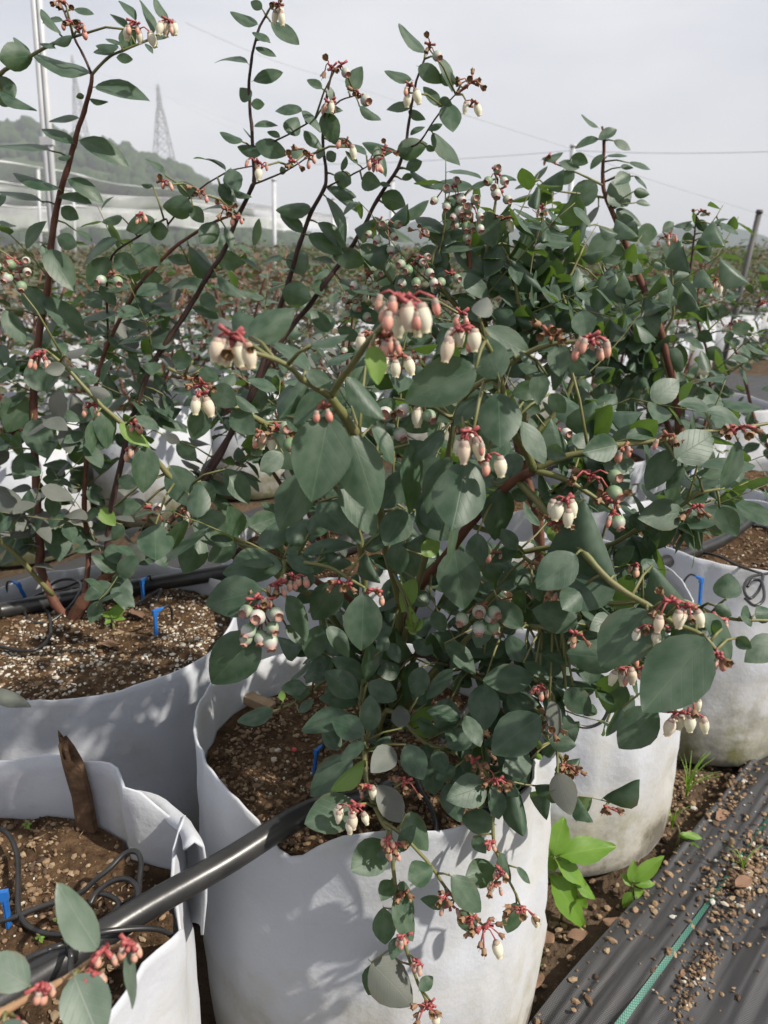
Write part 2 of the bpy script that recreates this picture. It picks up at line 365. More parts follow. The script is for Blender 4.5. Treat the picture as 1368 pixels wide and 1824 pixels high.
# woven weed mats in the paths
def matz(s, t):
    k = noise.noise(Vector((s*.9, t*9, 3)))
    a = noise.noise(Vector((s*1.5, t*46, 7))); b2 = noise.noise(Vector((s*2.6, t*120, 9)))
    return .012 + .0065*(1-min(1, abs(a)*1.8))**2.2 + .0036*(1-min(1, abs(b2)*1.6))**2 + .005*k + .006*max(0, noise.noise(Vector((s*7+t*4, t*14, 21))))**1.3 + gz(*(st(s, t)[:2]))*.5
def weed_mat(name, s0, s1, t0, t1, ds, dt):
    ns = int((s1-s0)/ds); ntt = int((t1-t0)/dt)
    vs = [st(s0+ds*i, t0+dt*j + .012*noise.noise(Vector((s0+ds*i, 0, 0)))*(j in (0, ntt)), matz(s0+ds*i, t0+dt*j)) for j in range(ntt+1) for i in range(ns+1)]
    fs = [(j*(ns+1)+i, j*(ns+1)+i+1, (j+1)*(ns+1)+i+1, (j+1)*(ns+1)+i) for j in range(ntt) for i in range(ns)]
    return struct(ob(name, mesh(name, vs, fs, M['weed_mat'])))
wm = weed_mat('weed_mat', -.6, 4.5, -1.2, .335, .035, .0040)
weed_mat('weed_mat', -3.0, 6.0, 1.23, 2.15, .1, .02)
sv = []; sf = []; k = 0
for i in range(180):
    s = -.2 + i*.02
    for j in range(3):
        t = .250 + .0033*j + .004*math.sin(s*3); sv.append(st(s, t, matz(s, t) + .0035))
    if i: 
        for j in range(2): sf.append((k-3+j, k+j, k+j+1, k-2+j))
    k += 3
ob('marking_stripe', mesh('marking_stripe', sv, sf, M['stripe']), wm)
# hill on the left and the blue mountains
def ridge(name, prof, Y, depth, mat, amp, n=90):
    prof = spline([Vector((p[0], p[1], 0)) for p in prof], 8)
    rows = 14; vs = []
    for p in prof:
        top = at(p.x, p.y, Y); h = top.z
        for j in range(rows+1):
            k = j/rows; yy = Y - depth + 2*depth*k; g = math.sin(math.pi*k)**1.3
            x = top.x * (yy/Y)
            nn = amp*noise.fractal(Vector((x*.02, yy*.02, 5)), 1, 2, 4)*g
            vs.append((x, yy, max(-3, h*g - 3*(1-g)) + nn*(j != rows//2)))
    m = rows+1
    fs = [(i*m+j, (i+1)*m+j, (i+1)*m+j+1, i*m+j+1) for i in range(len(prof)-1) for j in range(rows)]
    return struct(ob(name, mesh(name, vs, fs, M[mat]))), vs, m
hill, hv, hm = ridge('hill', [(-1500,260),(-900,215),(-500,200),(-200,225),(-60,232),(40,238),(120,252),(190,272),(270,298),(330,322),(400,372),(470,415),(540,438)], 480, 170, 'hill', 4.0)
ridge('mountain_ridge', [(420,446),(560,438),(650,430),(715,403),(750,392),(790,399),(850,421),(905,412),(960,403),(1030,407),(1090,420),(1150,424),(1205,407),(1262,399),(1315,410),(1368,424),(1500,418),(1700,428),(1900,444)], 640, 150, 'mountain', 6)
# the wood that covers the hill reads as one mass
def crown_blob(mb, c, r, seed):
    bm = bmesh.new(); bmesh.ops.create_icosphere(bm, subdivisions=1 if False else 2, radius=1)
    for v in bm.verts:
        n = noise.noise(v.co*2.3 + Vector((seed, 0, 0))) + .6*noise.noise(v.co*6 + Vector((seed, 3, 0)))
        v.co *= 1 + .38*n; v.co.z *= 1.15
    bm.verts.index_update()
    mb.add([v.co*r + c for v in bm.verts], [tuple(v.index for v in f.verts) for f in bm.faces]); bm.free()
wb = MB()
for i in range(3000):
    v = Vector(random.choice([x for x in hv[:]])) if False else Vector(hv[random.randrange(len(hv)//hm*0, len(hv)-hm)])
    if v.z < 1: continue
    crown_blob(wb, v + Vector((rnd(-9, 9), rnd(-9, 9), rnd(-1.0, 1.2))), rnd(2.0, 4.6), i*1.7)
o = stuff(ob('hill_woodland', wb.data('hill_woodland', M['forest'])))
o['label'] = 'dark green wood covering the hazy hill behind the nets'; o['category'] = 'wood'

# ================================================================== GROW BAGS
_b = bmesh.new(); bmesh.ops.create_icosphere(_b, subdivisions=1, radius=1); _b.verts.index_update()
ICO_V = [v.co.copy() for v in _b.verts]; ICO_F = [tuple(v.index for v in f.verts) for f in _b.faces]; _b.free()
def chips_geo(mb, p, size, flat=1.0, mi=0):
    e = ICO_V
    q = Matrix.Rotation(rnd(0, 6.28), 3, 'Z') @ Matrix.Rotation(rnd(-.6, .6), 3, 'X')
    sc = Vector((rnd(.75, 1.5), rnd(.65, 1.05), rnd(.6, .95)*flat))
    vs = [q @ Vector((a.x*sc.x*rnd(.8, 1.15), a.y*sc.y*rnd(.8, 1.15), a.z*sc.z*rnd(.8, 1.15)))*size + p for a in e]
    mb.add(vs, ICO_F, mi)
BAGS = {}
BAGG = 'white grow bags in the front rows'
def grow_bag(key, cx, cy, rad, label, rim=None, rad_f=None, H=.40, soil=.365, nchip=1500, nperl=350, mat='bag', seed=0, ell=1.0, group=BAGG, seg=96):
    root = thing('grow_bag', (cx, cy, 0), label, 'grow bag', group); base = Vector((cx, cy, 0))
    rim = rim or (lambda a: 0); rad_f = rad_f or (lambda a: 0)
    lev = [0, .01, .03, .07, .12, .18, .24, .30, .36, .42, .48, .54, .6, .66, .72, .78, .84, .89, .93, .96, .98, 1.0]
    vs = []; nr = 0
    def rr(a, k):
        p = Vector((math.cos(a)*1.6, math.sin(a)*1.6, k*2.2 + seed))
        r = rad*(.955 + .045*math.sin(math.pi*min(1, k*1.15 + .08))) + .006*noise.noise(p*1.0) + .0035*noise.noise(Vector((p.x*3, p.y*3, k*7+seed))) + rad_f(a)*max(0, k-.3)/.7 + (.0035*noise.noise(Vector((math.cos(a)*7, math.sin(a)*7, k*1.3+seed))) + .0022*noise.noise(Vector((math.cos(a)*17, math.sin(a)*17, k*3+seed))))*min(1, k*3)
        # soft horizontal crease where the filled bag slumps
        r -= .004*math.exp(-((k - .36 - .05*math.sin(a*2+seed))/.03)**2) + .003*math.exp(-((k-.72-.04*math.sin(a*3+seed))/.025)**2)
        if k < .03: r -= .012*(1 - k/.03)
        return r
    def ring(k, dr, dz=0):
        for i in range(seg):
            a = 2*math.pi*i/seg; hh = H + rim(a) + .004*noise.noise(Vector((math.cos(a)*4, math.sin(a)*4, seed+9)))
            r = rr(a, k) + dr; vs.append(Vector((math.cos(a)*r, math.sin(a)*r*ell, hh*k + dz)))
    for k in lev: ring(k, 0)
    ring(1.0, -.0015, .0012); ring(1.0, -.003, 0)
    for k in (.96, .9, .84, .78, .7): ring(k, -.003)
    nr = len(vs)//seg; fs = []
    for j in range(nr-1):
        for i in range(seg):
            i2 = (i+1) % seg; fs.append((j*seg+i, j*seg+i2, (j+1)*seg+i2, (j+1)*seg+i))
    fs.append(tuple(range(seg-1, -1, -1)))
    ob('fabric_wall', mesh('fabric_wall', vs, fs, M[mat]), root, Matrix.Translation(base))
    def sz(x, y):
        d = math.hypot(x, y)/rad
        return soil + .010*noise.noise(Vector((x*14+seed, y*14, 0))) + .005*noise.noise(Vector((x*45+seed, y*45, 0))) - .010*max(0, d-.8)*5*.3
    sv = [Vector((0, 0, sz(0, 0)))]; sf = []; n2 = 64; rings = 22
    for j in range(1, rings+1):
        for i in range(n2):
            a = 2*math.pi*i/n2; r = (rr(a, .88) - .006)*j/rings; x, y = math.cos(a)*r, math.sin(a)*r*ell; sv.append(Vector((x, y, sz(x, y))))
    for i in range(n2): sf.append((0, 1+i, 1+(i+1) % n2))
    for j in range(rings-1):
        for i in range(n2): i2 = (i+1) % n2; sf.append((1+j*n2+i, 1+(j+1)*n2+i, 1+(j+1)*n2+i2, 1+j*n2+i2))
    ob('soil', mesh('soil', sv, sf, M['soil']), root, Matrix.Translation(base))
    def scatter(n, lo, hi, mt, name, dense=None):
        mb = MB()
        for i in range(n):
            a = rnd(0, 6.283); r = rad*.90*math.sqrt(random.random()); x, y = math.cos(a)*r, math.sin(a)*r*ell
            if dense and not dense(x, y): continue
            s = lo + (hi-lo)*random.random()**3.2
            chips_geo(mb, Vector((x, y, sz(x, y) + s*.25)), s, .8)
        if mb.v: stuff(ob(name, mb.data(name, M[mt], False), root, Matrix.Translation(base)))
    if nchip: scatter(int(nchip*2.2), .0007, .0040, 'chips', 'bark_chips', lambda x, y: noise.noise(Vector((x*16+seed, y*16, 8))) > rnd(-.7, .3))
    if nperl: scatter(nperl, .0011, .0036, 'perlite', 'perlite_grains', lambda x, y: noise.noise(Vector((x*9+seed, y*9, 4))) > rnd(-.45, .35))
    if nchip > 1000:
        mb = MB()
        for i in range(110):
            a = rnd(0, 6.283); r = rad*.85*math.sqrt(random.random()); x, y = math.cos(a)*r, math.sin(a)*r*ell; z = sz(x, y) + .002; d = rnd(0, 6.28); L = rnd(.004, .018)
            mb.tube([Vector((x, y, z)), Vector((x+math.cos(d)*L*.5, y+math.sin(d)*L*.5, z+.0015)), Vector((x+math.cos(d+.3)*L, y+math.sin(d+.3)*L, z+rnd(-.001, .003)))], [.0004, .0008, .0003], 4)
        stuff(ob('fibres', mb.data('fibres', M['chips']), root, Matrix.Translation(base)))
    BAGS[key] = (root, base, rad, sz)
    return root
def gauss(a, c, wd):
    d = (a - c + math.pi) % (2*math.pi) - math.pi; return math.exp(-(d/wd)**2)
A_ = math.radians
grow_bag('main', -.012, .73, .203, 'white fabric grow bag with the black pipe resting on its notched front rim',
         rim=lambda a: -.040*gauss(a, A_(-113), .20) + .010*gauss(a, A_(175), .6) - .008*gauss(a, A_(-60), .5) + .006*gauss(a, A_(-15), .2),
         rad_f=lambda a: .008*gauss(a, A_(-18), .10) - .010*gauss(a, A_(-27), .06) + .006*gauss(a, A_(160), .5), soil=.350, nchip=3600, nperl=330, seed=2.0, ell=.90)
grow_bag('lefta', -.415, .978, .208, 'white grow bag with grainy white soil and coiled drip tubes',
         rim=lambda a: -.012*gauss(a, A_(-75), .6) + .012*gauss(a, A_(200), .5), soil=.372, nchip=2300, nperl=2900, seed=7.0, rad_f=lambda a: .014*gauss(a, A_(-40), .5))
grow_bag('leftb', -.362, .46, .203, 'white grow bag with torn folded rim and a broken wooden stake inside',
         rim=lambda a: -.075*gauss(a, A_(14), .17) + .018*gauss(a, A_(60), .5) - .02*gauss(a, A_(38), .06) + .005*math.sin(a*7)*gauss(a, A_(30), .5),
         rad_f=lambda a: .02*gauss(a, A_(34), .10) - .014*gauss(a, A_(50), .08) + .012*gauss(a, A_(0), .12), soil=.340, nchip=2400, nperl=110, seed=12.0)
grow_bag('rightc', .275, 1.095, .200, 'pale grow bag behind the bright green weeds, brown stains on its side', soil=.36, nchip=1500, nperl=200, seed=17.0, rim=lambda a: .01*math.sin(a*2))
grow_bag('rightd', .62, 1.36, .200, 'grow bag with a thick band of green moss around its base, beside the weed mat', soil=.362, nchip=1300, nperl=200, seed=23.0, mat='bag_mossy', rim=lambda a: .012*math.sin(a*2+1))
grow_bag('backa', -.10, 1.30, .2, 'grow bag directly behind the big bush, almost hidden by its leaves', soil=.36, nchip=700, nperl=150, seed=29.0)
k = 0
for key, x, y, lab in (('e1', .93, 1.69, 'white grow bag just past the mossy bag in the front row'), ('b3', .21, 1.63, 'white grow bag behind the berry bush in the back row'),
    ('b4', .52, 1.95, 'white grow bag behind the spire bush in the back row'), ('b5', .83, 2.28, 'white back row bag one past the bag behind the spire bush'),
    ('b6', 1.14, 2.6, 'white back row bag nearest the leaning dark post'), ('am', -.73, .65, 'white grow bag before the grainy-soiled left bag in its row')):
    k += 1
    grow_bag(key, x, y, .2, lab, soil=.36, nchip=500, nperl=120, seed=31.0+k*3, rim=lambda a: .01*math.sin(a*2+k))
# torn flap folded outwards over the rim of the stake bag
fl = []; ff = []
cB = Vector((-.362, .46, 0))
for i in range(13):
    a = A_(22 + i*2.9); k = i/12
    for j in range(6):
        q = j/5; r = .204 + .020*math.sin(q*2.6)*(1-.5*abs(k-.45)) + .0015*math.sin(i*.9+j)
        z = .397 + .014*math.sin(math.pi*min(1, q*1.2))*(1-.4*k) - .13*q*q*(1-.5*abs(k-.5)) + .002*math.sin(i*.8) - .02*k
        fl.append(Vector((math.cos(a)*r, math.sin(a)*r, z)))
for i in range(12):
    for j in range(5): ff.append((i*6+j, (i+1)*6+j, (i+1)*6+j+1, i*6+j+1))
o = ob('torn_flap', mesh('torn_flap', fl, ff, M['bag']), BAGS['leftb'][0], Matrix.Translation(cB))
o.modifiers.new('thick', 'SOLIDIFY').thickness = .0025
# simple far bags, one mesh shared
def far_bag_mesh():
    vs = []; fs = []; n = 20
    prof = [(.185, 0), (.2, .03), (.204, .2), (.198, .4), (.194, .4), (.192, .355)]
    for r, z in prof:
        for i in range(n):
            a = 6.2832*i/n; q = 1 + .03*math.sin(3*a+z*9); vs.append((math.cos(a)*r*q, math.sin(a)*r*q, z + (.008*math.sin(2*a+1) if z > .3 else 0)))
    for j in range(len(prof)-1):
        for i in range(n): i2 = (i+1) % n; fs.append((j*n+i, j*n+i2, (j+1)*n+i2, (j+1)*n+i))
    w_ = mesh('fabric_wall', vs, fs, M['bag_mossy'])
    s_ = mesh('soil', [vs[i] for i in range(5*n, 6*n)], [tuple(range(n))], M['soil']); return w_, s_
FBW, FBS = far_bag_mesh()
far_spots = []
for j in range(1, 60):
    for b in (0, 1):
        t = .5 + 1.91*j + .485*b; ph = rnd(0, .45)
        for i in range(-300, 420):
            p = st(ph + .45*i, t)
            if p.y < 1.9 or p.y > 46: continue
            x, y, d = topx(p + Vector((0, 0, .6)))
            if -650 < x < 1900: far_spots.append((p.y + (0 if -60 < x < 1430 else 60), p + Vector((rnd(-.02, .02), rnd(-.02, .02), 0))))
far_spots.sort(key=lambda q: q[0])
near_far = [p for y, p in far_spots][:150]; rest_far = [p for y, p in far_spots][150:]
for i, p in enumerate(near_far):
    r = thing('grow_bag', p, 'white grow bag in the rows beyond the path', 'grow bag', 'grow bags beyond the path')
    rot = Matrix.Translation(p) @ Matrix.Rotation(rnd(0, 6), 4, 'Z')
    ob('fabric_wall', FBW, r, rot)
    if i < 90: ob('soil', FBS, r, rot)
mb = MB()
for p in rest_far:
    n = 8; q = rnd(.9, 1.05)
    vs = [p + Vector((math.cos(6.2832*i/n)*.2*q, math.sin(6.2832*i/n)*.2*q, z)) for z in (0, .4) for i in range(n)]
    mb.add(vs, [(i, (i+1) % n, n+(i+1) % n, n+i) for i in range(n)])
o = stuff(ob('distant_grow_bags', mb.data('distant_grow_bags', M['bag_mossy'])))
o['label'] = 'far rows of white grow bags reaching to the horizon'; o['category'] = 'grow bags'

# ================================================================== PIPES, DRIP TUBES, STAKES
def pipe(name, pts, r, label, cat, mat='pipe', n=14, sub=8, group=None):
    pts = spline(pts, sub); b = pts[0]
    vs, fs = tube_geo([p - b for p in pts], r, n)
    return tag(ob(name, mesh(name, vs, fs, M[mat]), None, Matrix.Translation(b)), label, cat, group)
P1 = [atz(-140, 1870, .378), atz(-20, 1792, .380), atz(120, 1705, .384), atz(250, 1622, .386), atz(400, 1537, .388), atz(550, 1447, .386), Vector((-.01, .665, .350)), Vector((.06, .75, .335)), Vector((.14, .86, .36)), Vector((.29, 1.05, .372)), Vector((.46, 1.20, .385)), Vector((.64, 1.35, .378)), Vector((.80, 1.52, .39)), Vector((.95, 1.68, .38)), Vector((1.3, 2.05, .40))]
pipe('irrigation_pipe', P1, .0112, 'thick black water pipe running from bag to bag along the front row', 'pipe')
P2 = [Vector((-.85, .88, .40)), atz(-60, 1100, .395), atz(0, 1088, .386), atz(120, 1066, .385), atz(250, 1043, .388), atz(390, 1021, .402), Vector((-.10, 1.26, .38)), Vector((.2, 1.6, .40)), Vector((.52, 1.92, .39)), Vector((.85, 2.26, .39)), Vector((1.2, 2.6, .39))]
pipe('irrigation_pipe', P2, .0125, 'black water pipe crossing the grainy soil of the left bag behind the stake', 'pipe')
C9 = lambda x, y: (x/3.257, 1280 + y/3.257)
def tube9(pts, label, z0, crop, r=.0024):
    pp = [atz(*crop(x, y), z0 + (z[0] if z else 0)) for x, y, *z in pts]
    return pipe('drip_tube', pp, r, label, 'tube', n=8, sub=6)
tube9([(-120,600),(0,640,.01),(60,690,.012),(100,800,.012),(106,950,.01),(108,1110,.008),(160,1200,.006),(260,1245,.006),(380,1256,.01),(520,1250,.03),(650,1210,.04),(750,1130,.04),(800,1040,.04),(790,970,.04),(730,930,.035),(640,950,.03),(560,1010,.025),(520,1080,.02)],
      'thin black drip tube looping over the dark soil beside the broken stake', .345, C9)
tube9([(-60,1190,.004),(90,1150,.006),(200,1105,.008),(330,1062,.012),(470,1010,.02),(560,930,.03),(640,865,.035),(720,785,.04),(790,772,.042),(818,830,.04),(810,920,.035),(800,1010,.03),(740,1060,.02),(640,1140,.012)],
      'thin black drip tube with a pointed loop next to the torn flap', .346, C9)
tube9([(560,1010,.02),(640,1030,.02),(690,1080,.02),(620,1160,.02),(520,1240,.03),(440,1300,.04)], 'short black drip tube curling down to the tube connector', .348, C9)
C7 = lambda x, y: (x/3.257, 940 + y/3.257)
tube9([(-100,680),(0,690),(120,715),(220,700),(285,640),(295,560),(270,480),(180,445),(60,455),(-60,500)], 'black drip tube lying in a wide loop on the grainy white soil', .379, C7)
tube9([(130,440,.004),(150,510),(200,550),(300,540),(420,440,.01),(470,340,.02),(430,300,.02),(330,310,.02),(250,380,.01),(200,450,.005)], 'black drip tube coiled around the reddish trunk of the left bush', .379, C7)
tube9([(0,490),(100,445,.012),(240,380,.014),(380,345,.016),(480,305,.018),(560,310,.012),(640,360)], 'black drip tube draped over the pipe in the left bag', .381, C7)
tube9([(900,430,.01),(935,360,.02),(860,400,.012),(780,450),(700,460)], 'short black drip tube leading to the blue stake by the seedling', .379, C7)
C8 = lambda x, y: (320+x/1.9, 1080+y/1.9)
tube9([(800,560),(815,620),(850,680),(868,740),(866,790,.004)], 'black drip tube dropping over bark chips at the front of the big bag', .355, C8, .0028)
tube9([(980,480),(1040,470,.006),(1120,560,.006),(1010,600)], 'black drip tube curving over the bark under the big bush', .355, C8)
tube9([(1020,690,.004),(1075,680,.006),(1130,655,.006),(1180,615,.006),(1205,560,.006),(1200,500,.006)], 'black drip tube following the right inner rim of the big bag', .355, C8, .0028)
tube9([(740,260),(760,300),(830,280),(890,265),(930,230)], 'black drip tube crossing the soil behind the big bush', .356, C8)
C10 = lambda x, y: (880+x/2.803, 1240+y/2.803)
pts = [at(*C10(x, y), Y) for x, y, Y in ((330,30,.835),(345,90,.83),(400,140,.825),(470,155,.825),(540,125,.825),(572,60,.83),(575,0,.84),(560,-60,.86))]
pipe('drip_tube', pts, .0022, 'black drip tube hanging in a loop outside the stained right bag', 'tube', n=8, sub=6)
C6 = lambda x, y: (800+x/2.408, 680+y/2.408)
tube9([(1080,730),(1160,750,.01),(1240,790,.016),(1300,810,.016),(1345,830,.012),(1330,890,.012),(1290,930,.01),(1265,890,.012),(1290,840,.014),(1380,820,.01)], 'black drip tubes coiled near the mossy bag rim', .378, C6)
tube9([(1270,930,.012),(1310,960,.012),(1350,930,.016),(1340,860,.018),(1300,850,.018),(1280,880,.012)], 'black drip tube wound round the pipe at the mossy bag', .378, C6)
tube9([(700,470),(760,450,.02),(810,440,.02),(800,480,.01),(740,490)], 'black drip tube looped on a bag behind the right bushes', .37, C6)
# drip stakes: forked blue arrow drippers
def stake_mesh():
    mb = MB()
    mb.box((0, 0, .012), .0052, .0042, .046); mb.box((0, .0026, .012), .0016, .0012, .040)
    mb.box((0, 0, .037), .0075, .006, .010); mb.box((.005, 0, .040), .010, .0045, .0045)
    mb.tube([(.008, 0, .040), (.014, 0, .041)], .0022, 8)
    mb.add([(-.0026,-.002,-.011), (.0026,-.002,-.011), (.0026,.002,-.011), (-.0026,.002,-.011), (0,0,-.032)], [(0,1,4),(1,2,4),(2,3,4),(3,0,4)])
    m = mb.data('stake_body', M['blue'], False); return m
SM = stake_mesh(); lead = MB(); lead.tube(spline([(.012,0,.041),(.024,.002,.040),(.032,.006,.028),(.036,.012,.006)], 5), .002, 6); LM = lead.data('lead_tube', M['pipe'])
def stake(px, py, z, label, rz, tilt=.1, sc=1.0):
    p = atz(px, py, z); r = thing('drip_stake', p, label, 'drip stake', 'blue drip stakes')
    m = Matrix.Translation(p) @ Matrix.Rotation(rz, 4, 'Z') @ Matrix.Rotation(tilt, 4, 'X') @ Matrix.Scale(sc*.86, 4)
    ob('stake_body', SM, r, m); ob('lead_tube', LM, r, m)
stake(17, 1652, .342, 'blue drip stake standing in dark soil next to looping tubes and the pink-budded branch', 3.4, .1, 1.0)
stake(48, 1070, .378, 'faded blue drip stake by the reddish trunk of the left bush', 2.6, -.3)
stake(255, 1068, .378, 'upright blue drip stake behind the pipe in the left bag', 1.2, .05, .95)
stake(278, 1128, .376, 'blue drip stake beside the green seedling in the left bag', .8, .1, 1.05)
stake(560, 1372, .354, 'bright blue drip stake by a red pellet in the big bag', 1.0, .15, .8)
stake(1186, 1012, .366, 'blue drip stake behind the red trunk in the mossy bag', 1.1, .1)
stake(1247, 1066, .366, 'blue drip stake by the coiled tubes at the mossy bag rim', 2.0, -.1)
stake(1100, 905, .36, 'small blue drip stake in a bag behind the right branches', 1.0, .1)
stake(1232, 835, .36, 'small blue drip stake in a far bag above the red flower stalks', 1.0, .1)
stake(700, 1068, .366, 'blue drip stake glimpsed behind the inner branches of the big bush', 1.0, .1)
# four-way tube connector on the pipe
cp = atz(*C9(410, 1300), .402); cr = thing('tube_connector', cp, 'small black four way tube connector on the water pipe', 'connector')
mb = MB(); mb.tube([(0,0,-.020),(0,0,.006)], .0045, 10); mb.tube([(0,0,.006),(0,0,.012)], [.003, .002], 8); ob('connector_body', mb.data('connector_body', M['pipe']), cr, Matrix.Translation(cp))
for a in (.4, 2.0, 3.6, 5.1):
    mb = MB(); d = Vector((math.cos(a), math.sin(a), .1)); mb.tube([d*.003, d*.016], [.0026, .002], 8); ob('barb', mb.data('barb', M['pipe']), cr, Matrix.Translation(cp))
    pipe('drip_tube', [cp+d*.012, cp+d*.03+Vector((0,0,-.004)), cp+d*.055+Vector((.004,.006,-.022)), cp+d*.075+Vector((.0,.01,-.05))], .0022, 'thin black drip tube pushed onto the four way connector', 'tube', n=8, sub=5, group='tubes on the connector')
# broken wooden stake
sp = at(150, 1446, .628); mb = MB(); n = 9; vs = []; fs = []
lv = [(-.03, 1, 0), (.0, 1, 0), (.02, .98, .001), (.04, 1.02, 0), (.056, 1.0, 0), (.068, .96, -.001)]
for z, q, dx in lv:
    for i in range(n):
        a = 6.2832*i/n; r = (.0102 + .0016*math.sin(i*2.4+1) + .0008*math.sin(z*300+i))*q*.96; zz = z
        if z > .06: zz = z + .018*max(0, math.cos(a-2.6)) - .010*max(0, math.cos(a)) + .003*math.sin(i*3.1)
        vs.append(Vector((math.cos(a)*r + dx - z*.05, math.sin(a)*r*.85, zz)))
for j in range(len(lv)-1):
    for i in range(n): i2 = (i+1) % n; fs.append((j*n+i, j*n+i2, (j+1)*n+i2, (j+1)*n+i))
vs.append(Vector((-.008, 0, .058))); c = len(vs)-1
for i in range(n): fs.append(((len(lv)-1)*n+i, (len(lv)-1)*n+(i+1) % n, c))
mb.add(vs, fs)
wr = thing('wooden_stake', sp, 'broken dark wooden stake splintered at the top, standing in brown soil', 'stake')
ob('stake_shaft', mb.data('stake_shaft', M['wood'], False), wr, Matrix.Translation(sp))
for k in range(5):
    mb = MB(); x = -.013 + .002*k; mb.tube([(x, .004-.002*k, .055), (x-.001, .004-.002*k, .075+.012*(k in (0, 1))), (x-.002, .004, .082+.010*(k == 0))], [.0028, .0018, .0004], 5)
    ob('splinter', mb.data('splinter', M['wood'], False), wr, Matrix.Translation(sp))
# block of wood on the big bag's soil
bp = atz(462, 1252, .360); mb = MB(); mb.box((0,0,0), .040, .015, .012, Matrix.Rotation(-.45, 3, 'Z') @ Matrix.Rotation(.12, 3, 'Y'))
for v in mb.v: v += Vector((noise.noise(v*90), noise.noise(v*90+Vector((5,0,0))), 0))*.0022
o = tag(ob('wood_block', mb.data('wood_block', M['wood_block'], False), None, Matrix.Translation(bp)), 'small pale block of wood lying on the bark chips', 'wood block')
bv = o.modifiers.new('bevel', 'BEVEL'); bv.width = .0012; bv.segments = 2
m_, t_, b_ = newmat('red_pellet'); b_.inputs['Base Color'].default_value = (.45,.05,.06,1)
mb = MB(); pp = atz(524, 1335, .357); chips_geo(mb, Vector((0,0,0)), .004, .6); tag(ob('red_pellet', mb.data('red_pellet', m_), None, Matrix.Translation(pp)), 'tiny red pellet on the bark chips near the blue stake', 'pellet')

# ================================================================== LITTER ON THE MAT AND IN THE GAPS
mb = MB(); pb = MB()
def heap(px, py, rx, n, lo, hi, h):
    c = atz(px, py, .02)
    for i in range(n):
        a = rnd(0, 6.28); r = rx*abs(random.gauss(0, .5)); p = c + U*math.cos(a)*r*1.5 + T*math.sin(a)*r*.55
        s = (lo + (hi-lo)*random.random()**2)*.68
        tt = T.dot(p); ss = U.dot(p); z0 = matz(ss, tt) if tt < .335 else gz(p.x, p.y) - .008
        chips_geo(mb if random.random() < .93 else pb, Vector((p.x, p.y, z0 + s*.3 + h*max(0, 1-r/rx)*random.random())), s, .75)
heap(1330, 1558, .13, 900, .002, .008, .012); heap(1215, 1385, .10, 300, .002, .007, .01); heap(1245, 1735, .05, 130, .002, .006, .006)
heap(1262, 1705, .04, 90, .002, .005, .004); heap(1190, 1700, .02, 14, .004, .007, .006); heap(1300, 1440, .06, 60, .002, .006, .004); heap(1220, 1790, .03, 40, .002, .005, .003)
heap(1320, 1400, .10, 140, .002, .006, .006)
for i in range(260):   # loose crumbs everywhere on the near mat
    s = rnd(-.1, 1.6); t = rnd(-.25, .33); p = st(s, t, matz(s, t) + .001); chips_geo(mb, p, rnd(.0007, .0022), .7)
for i in range(1500):  # earth crumbs in the gaps between the bags
    s = rnd(-.2, 1.5); t = rnd(.30, .48); p = st(s, t); x = gz(p.x, p.y) - .008 if t > .335 else matz(s, t); chips_geo(mb, Vector((p.x, p.y, x + .002)), .0012 + .006*random.random()**3, .7)
o = stuff(ob('spilled_soil', mb.data('spilled_soil', M['chips'], False))); o['label'] = 'brown crumbs of bark and earth spilled on the black mat'; o['category'] = 'soil'
if pb.v:
    o = stuff(ob('spilled_perlite', pb.data('spilled_perlite', M['perlite'], False))); o['label'] = 'white grains scattered on the black mat'; o['category'] = 'grains'
# ================================================================== LEAVES, FLOWERS, BERRIES (shared meshes)
def leaf_mesh(name, mat, fold=.1, droop=.12, roll=0.0, wave=.01, twist=0., nu=8, nv=4, width=.31, peak=.46, tipc=.77, seed=0, petiole=.07, serr=0):
    vs = []; fs = []; uvs = []
    def prof(u):
        q = u**(math.log(.5)/math.log(peak)); return max(0, math.sin(math.pi*q))**tipc
    us = [0, .03, .10, .22, .38, .55, .72, .86, .95, 1.0] if nu == 8 else [i/nu for i in range(nu+1)]
    for i, u in enumerate(us):
        wd = width*prof(u) if 0 < i < len(us)-1 else .004
        for j in range(nv+1):
            q = -1 + 2*j/nv; y = q*wd; yy = y
            z = fold*abs(y) - roll*y*y*3 - droop*u*u + wave*math.sin(u*9 + q*2 + seed)*abs(q)
            if roll > .5: yy = y*(1 - .28*roll*abs(q)); z -= roll*.10*abs(q)**3*prof(u)
            tw = twist*u; y2 = yy*math.cos(tw) - z*math.sin(tw); z2 = yy*math.sin(tw) + z*math.cos(tw)
            x = u - .12*droop*u*u + (serr*.03*(i % 2) if abs(q) == 1 else 0)
            vs.append((x, y2, z2)); uvs.append((u, .5 + q*.5*prof(u)))
    m = nv+1
    for i in range(len(us)-1):
        for j in range(nv): fs.append((i*m+j, (i+1)*m+j, (i+1)*m+j+1, i*m+j+1))
    b = len(vs)
    vs += [(-petiole, .008, -.01), (-petiole, -.008, -.01), (.03, -.008, .004), (.03, .008, .004), (-petiole, 0, -.024), (.03, 0, -.008)]; uvs += [(0, .5)]*6
    fs += [(b, b+1, b+2, b+3), (b+1, b+4, b+5, b+2), (b+4, b, b+3, b+5)]
    return mesh(name, vs, fs, mat, True, uvs=uvs)
VAR = [dict(fold=.10, droop=.10, roll=.1), dict(fold=.22, droop=.14), dict(fold=-.08, droop=.18, roll=.35), dict(fold=.05, droop=.05, twist=.25),
       dict(fold=.15, droop=.26, roll=.2), dict(fold=-.05, droop=.10, roll=.5, twist=-.2), dict(fold=.30, droop=.08, wave=.018), dict(fold=0., droop=-.06, roll=.2, wave=.015)]
